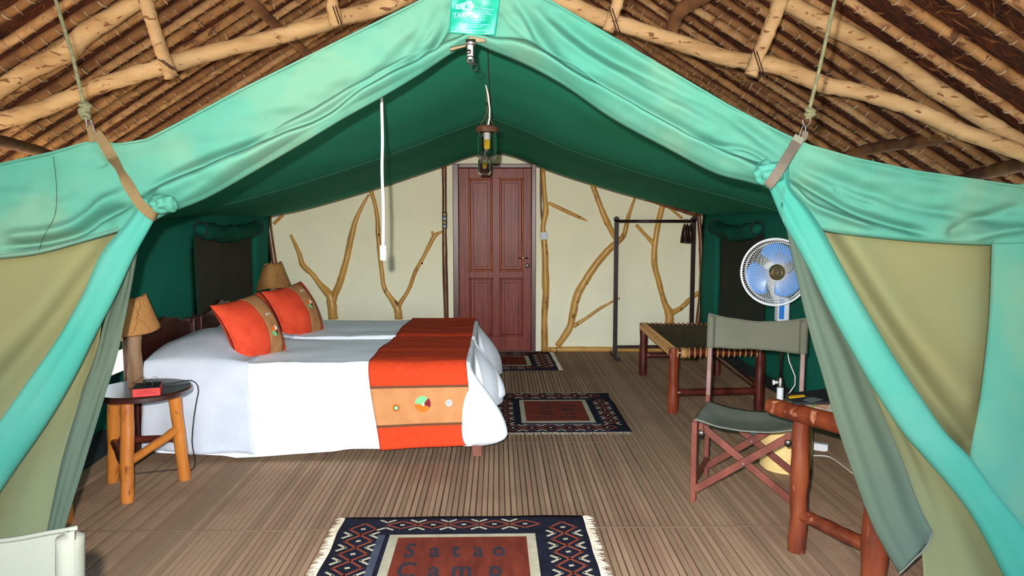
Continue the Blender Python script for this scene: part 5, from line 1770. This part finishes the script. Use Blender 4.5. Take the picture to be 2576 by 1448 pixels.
rings(fl_, bl_, 19, .455, r=.0062)
rings(fl_, fr_, 15, .452, r=.0065)
rings(bl_, br_, 16, .455)
mb = MB(); mb.tube([fl_ + Vector((.05, .0, .455)), fl_ + Vector((.10, 0, .452))], .040, 12); obj('cord_wrap', mb, 'cord', bn)

# ================================================================== CLOTHES RACK
ra = F(1545, 898); YR_ = 7.80
xa, xb = P(1549, 700, YR_).x, P(1742, 700, YR_).x
rk = thing('clothes_rack', 'tall dark wooden clothes rack standing before the right wall panel', 'clothes rack', ((xa + xb) / 2, YR_, 0))
for x in (xa, xb):
    mb = MB(); mb.box((x - .021, YR_ - .012, .04), (x + .021, YR_ + .012, 1.44)); mb.lathe([(.001, -.012), (.029, -.012), (.029, .012), (.001, .012)], 18, (x, YR_, 1.445), 'y')
    obj('upright', mb, 'darkwood', rk, smooth=False, kind=None)
    mb = MB(); mb.box((x - .02, YR_ - .22, 0), (x + .02, YR_ + .20, .045)); obj('foot', mb, 'darkwood', rk, smooth=False, bevel=.004)
mb = MB(); mb.tube([(xa, YR_, 1.425), (xb, YR_, 1.425)], .016, 10); obj('hanging_bar', mb, 'darkwood', rk)
mb = MB(); mb.box((xa, YR_ - .01, .10), (xb, YR_ + .01, .13)); obj('stretcher', mb, 'darkwood', rk, smooth=False)
def hanger(x, label, dz_=0):
    t = thing('clothes_hanger', label, 'hanger', (x, YR_, 1.425), 'hangers on the clothes rack')
    mb = MB(); q = [(x, YR_ + .018 * math.cos(a), 1.430 + .018 * math.sin(a)) for a in [-.6 + k * .45 for k in range(9)]] + [(x, YR_, 1.38)]
    mb.tube(q, .003, 6); obj('hook', mb, 'steel', t)
    mb = MB(); q = [(x, YR_ - .105, 1.20), (x, YR_ - .095, 1.24), (x, YR_ - .05, 1.335), (x, YR_, 1.385), (x, YR_ + .05, 1.335), (x, YR_ + .095, 1.24), (x, YR_ + .105, 1.20)]
    mb.tube([tuple(p) for p in smooth_path([(a[1], a[2]) for a in q], 30)] and [(x, p[0], p[1]) for p in smooth_path([(a[1], a[2]) for a in q], 30)], [.013 + .010 * abs(2 * i / 29 - 1) for i in range(30)], 10, sq=.7)
    obj('arm', mb, 'hanger', t)
    return t
hanger(P(1722, 560, YR_).x, 'dark wooden hanger, leftmost of the three on the clothes rack')
hanger(P(1729, 560, YR_).x, 'dark wooden hanger in the middle of the three on the clothes rack')
hanger(P(1737, 560, YR_).x, 'dark wooden hanger nearest the right upright of the clothes rack')

# ================================================================== STANDING FAN
YFN = 4.85
fc = P(1950, 684, YFN)
fb = Vector((P(1970, 1020, YFN).x, YFN + .06, 0))
fan = thing('standing_fan', 'white pedestal fan with blue blades behind the folding chair', 'fan', (fb.x, fb.y, 0))
mb = MB(); mb.lathe([(.001, 0), (.19, 0), (.19, .012), (.165, .03), (.06, .05), (.035, .075), (.001, .075)], 40, fb); obj('base', mb, 'plastic', fan, angle=40)
zc = P(1970, 965, YFN).z
mb = MB(); mb.lathe([(.001, .05), (.022, .05), (.022, zc - .03), (.001, zc - .03)], 18, fb); obj('lower_pole', mb, 'plastic', fan, angle=40)
mb = MB(); mb.lathe([(.001, zc - .035), (.025, zc - .035), (.025, zc + .02), (.017, zc + .035), (.001, zc + .035)], 18, fb); cl_ = obj('collar', mb, 'chrome', fan, angle=40)
mb = MB(); mb.tube([fb + Vector((-.02, -.01, zc)), fb + Vector((-.05, -.015, zc))], .010, 8); mb.tube([fb + Vector((-.045, -.015, zc)), fb + Vector((-.058, -.015, zc))], .017, 12); obj('height_knob', mb, 'plastic', cl_)
mb = MB(); mb.lathe([(.001, zc), (.0105, zc), (.0105, .90), (.001, .90)], 14, fb); obj('inner_pole', mb, 'chrome', fan)
zt0, zt1 = P(1970, 800, YFN).z - .03, P(1970, 770, YFN).z + .04
mb = MB(); mb.box((fb.x - .04, fb.y - .02, .78), (fb.x + .04, fb.y + .05, .94)); obj('control_housing', mb, 'greypl', fan, smooth=False, bevel=.012)
mb = MB(); mb.box((fb.x - .034, fb.y - .026, .80), (fb.x + .0, fb.y - .018, .93)); obj('control_panel', mb, 'fanbluedk', fan, smooth=False, bevel=.003)
# head frame: axis points to the viewer, slightly left and tilted up
ax = Vector((-.12, -1, .05)).normalized(); ux = Vector((1, -.12, 0)).normalized(); uz = ux.cross(ax).normalized()
if uz.z < 0: uz = -uz
R = 86.5 * YFN / FPX
def H(x, z, d): return fc + ux * x + uz * z + ax * d
mb = MB()
q = [fb + Vector((.0, .03, .88)), H(.02, -.12, -.10), H(0, -.04, -.11), H(0, 0, -.10)]
mb.tube(q, [.034, .034, .04, .045], 12); obj('neck', mb, 'greypl', fan)
mb = MB(); mb.tube([H(0, 0, -.19), H(0, 0, -.17), H(0, 0, -.07), H(0, 0, -.05)], [.045, .062, .066, .045], 24); obj('motor_housing', mb, 'plastic', fan)
def torus(Rr, r, d, name, m, n=72, parent=fan):
    mb = MB(); mb.tube([H(Rr * math.cos(2 * PI * k / n), Rr * math.sin(2 * PI * k / n), d) for k in range(n)], r, 6, closed=True); return obj(name, mb, m, parent)
torus(R - .006, .0075, .0, 'guard_ring', 'plastic')
torus(R * .87, .0018, .032, 'guard_hoop', 'plastic'); torus(R * .93, .0018, -.045, 'guard_hoop', 'plastic'); torus(R * .82, .0018, -.05, 'guard_hoop', 'plastic')
mb = MB()
nw = 84
for k in range(nw):
    a = 2 * PI * k / nw
    q = []
    for s in (0, .25, .5, .75, .9, 1):
        rr = .048 + (R - .008 - .048) * s
        aa = a + .18 * s
        d = .052 * (1 - s ** 3) 
        q.append(H(rr * math.cos(aa), rr * math.sin(aa), d))
    mb.tube(q, .0012, 4, cap=False)
obj('front_guard_wires', mb, 'plastic', fan, kind='stuff')
mb = MB()
for k in range(nw):
    a = 2 * PI * (k + .5) / nw
    q = []
    for s in (0, .3, .6, .85, 1):
        rr = .05 + (R - .008 - .05) * s
        aa = a - .10 * s
        q.append(H(rr * math.cos(aa), rr * math.sin(aa), -.06 * (1 - s ** 4)))
    mb.tube(q, .0011, 4, cap=False)
obj('rear_guard_wires', mb, 'plastic', fan, kind='stuff')
mb = MB()
for i in range(1):
    mb.tube([H(0, 0, .048), H(0, 0, .052), H(0, 0, .060)], [.052, .052, .044], 32)
hb = obj('hub_badge', mb, 'brass', fan, angle=35)
mb = MB(); mb.tube([H(.030 * math.cos(2 * PI * k / 30), .030 * math.sin(2 * PI * k / 30), .061) for k in range(30)], .0025, 6, closed=True); obj('badge_ring', mb, 'chrome', hb)
mb = MB(); mb.add([H(0, .018, .062), H(-.008, -.012, .062), H(.008, -.012, .062)], [(0, 1, 2)]); obj('badge_emblem', mb, 'chrome', hb, smooth=False)
for k, a0 in enumerate((70, 190, 310)):
    mb = MB()
    def bl(s, t, a0=a0):
        # s: radius 0..1, t: angle across
        rr = .04 + (.188 - .04) * s
        half = math.radians(24 + 24 * math.sin(PI * min(s * .7, .5)))
        half *= (1 - .35 * max(0, s - .8) / .2)
        aa = math.radians(a0) + half * (2 * t - 1) + .25 * s
        rr2 = rr * (1 - .07 * (2 * t - 1) ** 2 * s)
        return H(rr2 * math.cos(aa), rr2 * math.sin(aa), -.012 + .030 * (t - .5))
    mb.grid(lambda s, t: bl(s, t), 14, 12); obj('fan_blade', mb, 'fanblue', fan, solid=.002)
mb = MB(); mb.tube([H(0, 0, -.04), H(0, 0, .02)], [.042, .038], 24); obj('blade_hub', mb, 'greypl', fan)
fcable = thing('fan_cable', 'white fan cable curling down beside the fan pole', 'cable', (fb.x + .1, fb.y, 0))
mb = MB(); q = [(fb.x + .03, fb.y + .02, .80), (fb.x + .03, fb.y - .01, .62), (fb.x + .045, fb.y - .02, .52), (fb.x + .085, fb.y - .03, .42), (fb.x + .09, fb.y - .02, .36), (fb.x + .05, fb.y - .02, .30), (fb.x + .04, fb.y - .02, .10), (fb.x + .12, fb.y - .10, .012), (fb.x + .2, fb.y - .15, .008)]
mb.tube([tuple(p) for p in [Vector(a) for a in []]] or [Vector(q[i]).lerp(Vector(q[i + 1]), k / 6) for i in range(len(q) - 1) for k in range(6)], .004, 6); obj('cable', mb, 'cable', fcable)

# power strip and its cable on the floor
s0 = F(2044, 1126); s1 = F(2074, 1133)
dv = Vector((.86, -.5, 0)).normalized(); nv = Vector((-dv.y, dv.x, 0))
pc_ = Vector((1.98, 4.66, 0))
pst = thing('power_strip', 'white power strip on the floor beside the straw basket', 'power strip', pc_)
ang = math.atan2(dv.y, dv.x)
mb = MB(); mb.box((pc_.x - .12, pc_.y - .025, .0), (pc_.x + .12, pc_.y + .025, .045), rot=Matrix.Rotation(ang, 3, 'Z'), c=pc_); obj('strip_body', mb, 'plastic', pst, smooth=False, bevel=.006)
for k in range(3):
    c = pc_ + dv * (-.07 + .07 * k)
    mb = MB(); mb.box((c.x - .018, c.y - .018, .0445), (c.x + .018, c.y + .018, .0465), rot=Matrix.Rotation(ang, 3, 'Z'), c=c); obj('socket', mb, 'greypl', pst, smooth=False)
fcb = thing('floor_cable', 'white cable lying across the matting under the table', 'cable', F(2110, 1155))
pts = [F(a, b) for a, b in ((1990, 1150), (2040, 1147), (2080, 1149), (2100, 1158), (2125, 1176), (2150, 1195), (2170, 1203), (2200, 1212), (2260, 1240))]
sp = smooth_path([(p.x, p.y) for p in pts], 40)
mb = MB(); mb.tube([(a, b, .005) for a, b in sp], .0045, 6); obj('cable', mb, 'cable', fcb)

# ================================================================== STRAW BASKET
bc_ = F(1978, 1190) + Vector((.03, .10, 0))
bk_ = thing('straw_basket', 'pale woven straw basket behind the folding chair', 'basket', bc_)
mb = MB(); HBk = .27
prof = []
nrw = 26
for i in range(nrw * 4 + 1):
    z = HBk * i / (nrw * 4)
    r = .138 + .010 * math.sin(PI * z / HBk) - (.012 if z < .015 else 0)
    prof.append((r + .0028 * abs(math.sin(PI * i / 4)), z))
mb.lathe([(.001, .004)] + prof + [(.132, HBk), (.130, .02), (.001, .015)], 48, bc_); obj('woven_side', mb, 'basket', bk_)
mb = MB(); mb.tube([(bc_.x + .139 * math.cos(k * PI / 20), bc_.y + .139 * math.sin(k * PI / 20), HBk) for k in range(40)], .008, 8, closed=True); obj('rim', mb, 'basket', bk_)

# ================================================================== LOG TABLE
A_ = Vector((1.19, 3.30, 0)); l1 = F(2001, 1388); l1 = Vector((l1.x + .01, l1.y + .01, 0))
dd = Vector((.50, -.80, 0)).normalized(); ee = Vector((.80, .50, 0)).normalized()
ppa = F(1948, 1016, .635)
rdir = (P(2114, 1067, 1.0) - Vector((0, 0, CAMH)))
# the end rail meets the pixel (2114,1067) at the same height
pb_ = F(2114, 1070, .635)
dd = Vector((.48, -.877, 0)).normalized(); ee = Vector((-dd.y, dd.x, 0))
if ee.x < 0: ee = -ee
tb = thing('log_table', 'red brown log table in the right corner behind the door flap', 'table', (l1.x, l1.y, 0))
TLn = .62
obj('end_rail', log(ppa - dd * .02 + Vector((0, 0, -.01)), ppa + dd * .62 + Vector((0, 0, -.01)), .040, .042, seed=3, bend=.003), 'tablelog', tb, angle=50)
l2 = F(2216, 1510); 
d12 = (Vector((l2.x, l2.y, 0)) - l1)
l2 = l1 + dd * .37
legs = [l1, l2, l1 + ee * TLn, l2 + ee * TLn]
for k, f in enumerate(legs):
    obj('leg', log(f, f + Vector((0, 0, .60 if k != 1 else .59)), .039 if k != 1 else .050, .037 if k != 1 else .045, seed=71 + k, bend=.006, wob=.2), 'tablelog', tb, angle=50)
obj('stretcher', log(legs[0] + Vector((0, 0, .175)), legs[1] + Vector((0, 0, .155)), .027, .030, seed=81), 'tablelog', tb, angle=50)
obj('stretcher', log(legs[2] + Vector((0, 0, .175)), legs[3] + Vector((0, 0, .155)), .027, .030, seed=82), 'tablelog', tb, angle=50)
obj('far_rail', log(legs[0] + Vector((0, 0, .60)) - ee * .03, legs[2] + Vector((0, 0, .60)) + ee * .03, .030, .030, seed=83), 'darklog', tb)
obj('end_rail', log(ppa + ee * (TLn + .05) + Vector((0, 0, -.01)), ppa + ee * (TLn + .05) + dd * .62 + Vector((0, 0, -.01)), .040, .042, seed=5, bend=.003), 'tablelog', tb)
# plank top between the rails
o0 = ppa + ee * .0 + Vector((0, 0, .012))
for k in range(5):
    mb = MB()
    s0_, s1_ = .03 + k * .108, .03 + k * .108 + .104
    pts = [o0 + dd * s0_ + ee * .02, o0 + dd * s1_ + ee * .02, o0 + dd * s1_ + ee * (TLn + .04), o0 + dd * s0_ + ee * (TLn + .04)]
    mb.poly([(p.x, p.y, .632) for p in pts], 0, (0, 0, .022)); obj('plank', mb, 'darklog', tb, smooth=False, bevel=.002)
ZT = .655
def flat(px_, name, m, parent, z, h):
    mb = MB(); mb.poly([F(a, b, z) for a, b in px_], 0, (0, 0, h)); return obj(name, mb, m, parent, smooth=False)
pbase = F(2040, 1010, ZT)
mg = thing('magazine', 'open magazine with a coloured picture lying under the dark folder', 'magazine', pbase)
flat([(2018, 1022), (2110, 1046), (2150, 1030), (2130, 1000), (2045, 1005)], 'pages', 'paper', mg, ZT, .006)
flat([(2050, 1022), (2078, 1030), (2086, 1016), (2062, 1012)], 'picture', 'paperpic', mg, ZT + .006, .0006)
flat([(2038, 1020), (2046, 1024), (2054, 1019), (2046, 1016)], 'picture', 'lime', mg, ZT + .006, .0006)
flat([(2062, 1032), (2108, 1046), (2112, 1042), (2068, 1029)], 'cover_edge', 'greypl', mg, ZT + .006, .0012)
fo = thing('folder', 'dark folder with a yellow strip and a grey speckled panel on the log table', 'folder', pbase)
zf_ = ZT + .012
flat([(1976, 1008), (2000, 1018), (2100, 1016), (2140, 1000), (2100, 980), (2040, 988), (1985, 994)], 'cover', 'tray', fo, zf_, .012)
flat([(1982, 998), (1986, 1002), (2026, 997), (2022, 993), (1990, 995)], 'yellow_strip', 'yellow', fo, zf_ + .012, .002)
flat([(2020, 1006), (2040, 1011), (2070, 1005), (2046, 999), (2030, 1000)], 'speckled_panel', 'greyprint', fo, zf_ + .012, .001)
mb = MB(); q = [F(a, b, zf_ + .018) for a, b in ((1979, 990), (1978, 1000), (1981, 1008), (1990, 1012), (1994, 1008))]; mb.tube([Vector(a).lerp(Vector(b), k / 4) for a, b in zip(q[:-1], q[1:]) for k in range(4)], .0016, 5); obj('string', mb, 'rope', fo)

# small stump standing just behind the left door flap
c = F(163, 1318)
sm = obj('log_stump', log((c.x - .008, c.y + .02, 0), (c.x - .004, c.y + .02, .16), .035, .033, seed=4), 'honey')
tag(sm, 'short orange brown log standing behind the left door flap', 'log')

# ================================================================== HANGING JAR LAMPS
def jar_lamp(Y, u, vtop, vdisc, label, grp):
    top = P(u - 3, vtop, Y); d0 = P(u, vdisc, Y)
    t = thing('jar_lamp', label, 'pendant lamp', d0, grp)
    R_ = .052
    mb = MB(); mb.lathe([(.001, -.016), (R_ + .008, -.016), (R_ + .010, -.008), (R_ + .007, .012), (R_, .017), (.001, .017)], 24, d0)
    obj('wood_disc', mb, 'discwood', t, angle=40)
    apex = d0 + Vector((0, 0, .085 + .0))
    for k in range(3):
        a = 2 * PI * k / 3 + .5
        mb = MB(); mb.tube([apex, d0 + Vector((R_ * .9 * math.cos(a), R_ * .9 * math.sin(a), .015))], .0022, 5); obj('cord', mb, 'webtan', t)
    mb = MB(); mb.tube([top, top.lerp(apex, .5) + Vector((.003, 0, 0)), apex], .0035, 6); obj('hanging_cord', mb, 'webtan', t)
    mb = MB(); q = [top, top + Vector((.012, 0, -.05)), apex + Vector((.015, 0, .02)), d0 + Vector((.014, 0, .06)), d0 + Vector((.006, 0, .02))]
    mb.tube(q, .0045, 7); obj('cable', mb, 'cable', t)
    mb = MB(); mb.tube([apex + Vector((0, 0, .04)), apex + Vector((0, 0, .055))], .007, 8); obj('tape', mb, 'black', t)
    mb = MB(); mb.lathe([(.001, -.055), (.016, -.055), (.018, -.05), (.018, -.018), (.001, -.018)], 18, d0); obj('bulb_base', mb, 'plastic', t, angle=40)
    for dx_, dy_ in ((-.008, -.006), (.008, -.006), (0, .008)):
        mb = MB(); q = [d0 + Vector((dx_ - .004, dy_, -.052)), d0 + Vector((dx_ - .004, dy_, -.098)), d0 + Vector((dx_, dy_, -.104)), d0 + Vector((dx_ + .004, dy_, -.098)), d0 + Vector((dx_ + .004, dy_, -.052))]
        mb.tube(q, .0042, 6); obj('bulb_tube', mb, 'bulb', t)
    # thick-walled jar: outer and inner skins, open at the top
    prof = [(R_ - .006, -.018), (R_ - .006, -.03), (R_, -.045), (R_, -.13), (R_ - .004, -.145), (R_ - .016, -.155), (.012, -.157), (.001, -.157)]
    inner = [(max(r - .0025, .001), z + (.003 if z < -.14 else 0)) for r, z in reversed(prof)]
    mb = MB(); mb.lathe(prof + inner, 36, d0, cap=False)
    n_ = len(prof + inner)
    obj('glass_jar', mb, 'glass', t)
    mb = MB(); mb.tube([d0 + Vector(((R_ - .010) * math.cos(k * PI / 18), (R_ - .010) * math.sin(k * PI / 18), -.156)) for k in range(36)], .003, 6, closed=True); obj('jar_foot', mb, 'glass', t)
    return t
jar_lamp(4.1, 1225, 214, 325, 'glass jar lamp hanging from the ridge nearest the tent opening', 'glass jar lamps on the ridge')
z1_ = P(1225, 325, 4.1)
pr = 6.1
def pix_of(p):
    import mathutils
    q = cam.matrix_basis.inverted() @ p
    return 1288 + FPX * q.x / -q.z, 724 - FPX * q.y / -q.z
c2 = Vector((P(1219, 400, pr).x, pr, P(1219, 396, pr).z))
jar_lamp(pr, 1219, 300, 390, 'glass jar lamp farther back, seen below the first in front of the door', 'glass jar lamps on the ridge')

# ================================================================== RUGS
def stroke(mb, p, q, w, z, h=.0012):
    p, q = Vector((p[0], p[1], 0)), Vector((q[0], q[1], 0))
    d = (q - p)
    if d.length < 1e-6: return
    d.normalize(); n = Vector((-d.y, d.x, 0)) * w / 2
    p = p - d * w * .3; q = q + d * w * .3
    b = [p - n, q - n, q + n, p + n]
    mb.poly([(v.x, v.y, z) for v in b], 0, (0, 0, h))
def rug(L, Wd, label, rot, loc, letters=True, seed=0, centre='rust', fh=.335, fv=.265):
    """L along the fringe axis (x), Wd across; text reads along x"""
    t = thing('kilim_rug', label, 'rug', (0, 0, 0), 'navy and rust kilim rugs')
    mb = MB()
    def ed(a, b): 
        x = -L / 2 + L * a; y = -Wd / 2 + Wd * b
        return x + .008 * nz(y * 5, seed, a), y + .008 * nz(x * 4, seed + 5, b), .0065 + .0015 * nz(x * 4, y * 4, seed)
    n = 30
    top = [[ed(i / n, j / n) for i in range(n + 1)] for j in range(n + 1)]
    for j in range(n + 1):
        for i in range(n + 1):
            mb.v.append(top[j][i])
    for j in range(n):
        for i in range(n):
            k = j * (n + 1) + i; mb.f.append((k, k + 1, k + n + 2, k + n + 1))
    obj('woven_ground', mb, 'navy', t, solid=.006)
    Z = .0105
    # centre field with cream frame
    mb = MB(); mb.box((-fh, -fv, Z - .002), (fh, fv, Z)); obj('cream_frame', mb, 'creamwool', t, smooth=False)
    mb = MB(); mb.box((-fh + .042, -fv + .035, Z - .001), (fh - .042, fv - .035, Z + .001)); obj('centre_field', mb, centre, t, smooth=False)
    for k in range(2):
        mb = MB(); mb.box((-fh - .055, -fv - .01, Z - .001), (-fh - .022, fv + .0, Z + .0002)); 
        if k == 0: obj('slate_stripe', mb, 'slate', t, smooth=False)
    xs_ = (fh + L / 2) / 2 + .012
    ys_ = (fv + Wd / 2) / 2 + .005
    zz = MB(); ch_ = MB(); dt = MB()
    ay = .062; ax_ = .042
    nper = 6; step = (2 * fv + .26) / nper
    for sx in (-1, 1):
        for k in range(nper):
            y0_ = -fv - .13 + k * step; ym = y0_ + step / 2; y1_ = y0_ + step
            c = sx * xs_
            for a, b in (((c, y0_), (c - ay, ym)), ((c - ay, ym), (c, y1_)), ((c, y0_), (c + ay, ym)), ((c + ay, ym), (c, y1_))):
                stroke(zz, (a[0] + .002 * nz(k, sx), a[1]), b, .011, Z)
            stroke(dt, (c - .006, ym), (c + .006, ym + .004), .014, Z)
            for e in (-1, 1):
                vx = c + e * .030; ox = c + e * .078
                if k:
                    stroke(ch_, (c + e * .045, y0_), (ox, y0_ + .030), .012, Z)
                    stroke(ch_, (c + e * .045, y0_), (ox, y0_ - .030), .012, Z)
    nper = 5; stepx = (2 * fh + .06) / nper
    for sy in (-1, 1):
        for k in range(nper):
            x0_ = -fh - .03 + k * stepx; xm = x0_ + stepx / 2; x1_ = x0_ + stepx
            c = sy * ys_
            for a, b in (((x0_, c), (xm, c - ax_)), ((xm, c - ax_), (x1_, c)), ((x0_, c), (xm, c + ax_)), ((xm, c + ax_), (x1_, c))):
                stroke(zz, a, b, .010, Z)
            stroke(dt, (xm - .006, c), (xm + .008, c), .012, Z)
            for e in (-1, 1):
                stroke(ch_, (x0_, c + e * .030), (x0_ - .034, c + e * .056), .011, Z)
                stroke(ch_, (x0_, c + e * .030), (x0_ + .034, c + e * .056), .011, Z)
    obj('rust_diamonds', zz, 'rustline', t, smooth=False, kind='stuff')
    obj('cream_chevrons', ch_, 'creamwool', t, smooth=False, kind='stuff')
    obj('cream_specks', dt, 'creamwool', t, smooth=False, kind='stuff')
    if letters:
        def word(ws, base, caph, xs__, sc):
            for chh, x in zip(ws, xs__):
                vs, fs = text_polys(chh, 1.0, True)
                h = caph / .70
                xm = sum(v[0] for v in vs) / len(vs)
                mb = MB(); mb.add([(x + (v[0] - xm) * sc * h, base + v[1] * h, Z + .0014) for v in vs], fs)
                obj('woven_letter', mb, 'letter', t, smooth=False)
        if letters == 1:
            word('Satao', .030, .135, (-.225, -.115, -.02, .075, .165), .55)
            word('Camp', -.155, .135, (-.215, -.105, .01, .15), .60)
        else:
            word('Satao', .030, .12, (-.2, -.1, -.02, .075, .165), .5)
            word('Camp', -.14, .12, (-.19, -.09, .02, .14), .5)
    for sx in (-1, 1):
        mb = MB()
        yy = -Wd / 2 + .01
        while yy < Wd / 2 - .01:
            l = random.uniform(.028, .055)
            a = (sx * (L / 2 - .004) + .008 * nz(yy * 5, seed, (sx + 1) / 2), yy, .006)
            b = (a[0] + sx * l, yy + random.uniform(-.012, .012), .003)
            m_ = ((a[0] + b[0]) / 2, (a[1] + b[1]) / 2 + random.uniform(-.004, .004), .007)
            mb.tube([a, m_, b], [.0028, .003, .0012], 4, cap=False)
            yy += .0065
        obj('fringe', mb, 'fringe', t, kind='stuff')
    t.location = loc
    t.rotation_euler = (0, 0, math.radians(rot))
    return t
q0, q1 = F(872, 1303), F(1466, 1298)
rug(1.16, .95, 'kilim rug lettered Satao Camp at the tent entrance, nearest the camera', .3, ((q0.x + q1.x) / 2, 3.585 - .475, 0), 1, 0)
rug(1.14, .96, 'kilim rug lying beside the foot of the beds, middle of the three', 90, (.44, 5.60, 0), 2, 12)
rug(1.16, .95, 'kilim rug lying against the wooden door, farthest of the three', 1.5, (.0, 7.60, 0), 0, 23)

# pale slab added to show bright through the left opening, and a dark bar
mb = MB(); mb.box((-5.6, 6.0, -.12), (-3.5, 11.0, -.04))
ob = obj('bright_ground_slab', mb, 'brightslab', smooth=False, bevel=.02)
tag(ob, 'pale slab added as bright sunlit ground outside, seen through the gap left of the front lamp', 'slab')
mb = MB(); mb.tube([(XL - .12, 3.3, .63), (XL - .12, 5.6, .60)], .028, 10)
ob = obj('outside_rail', mb, 'rafter')
tag(ob, 'dark wooden rail outside crossing the gap left of the front lamp', 'rail')
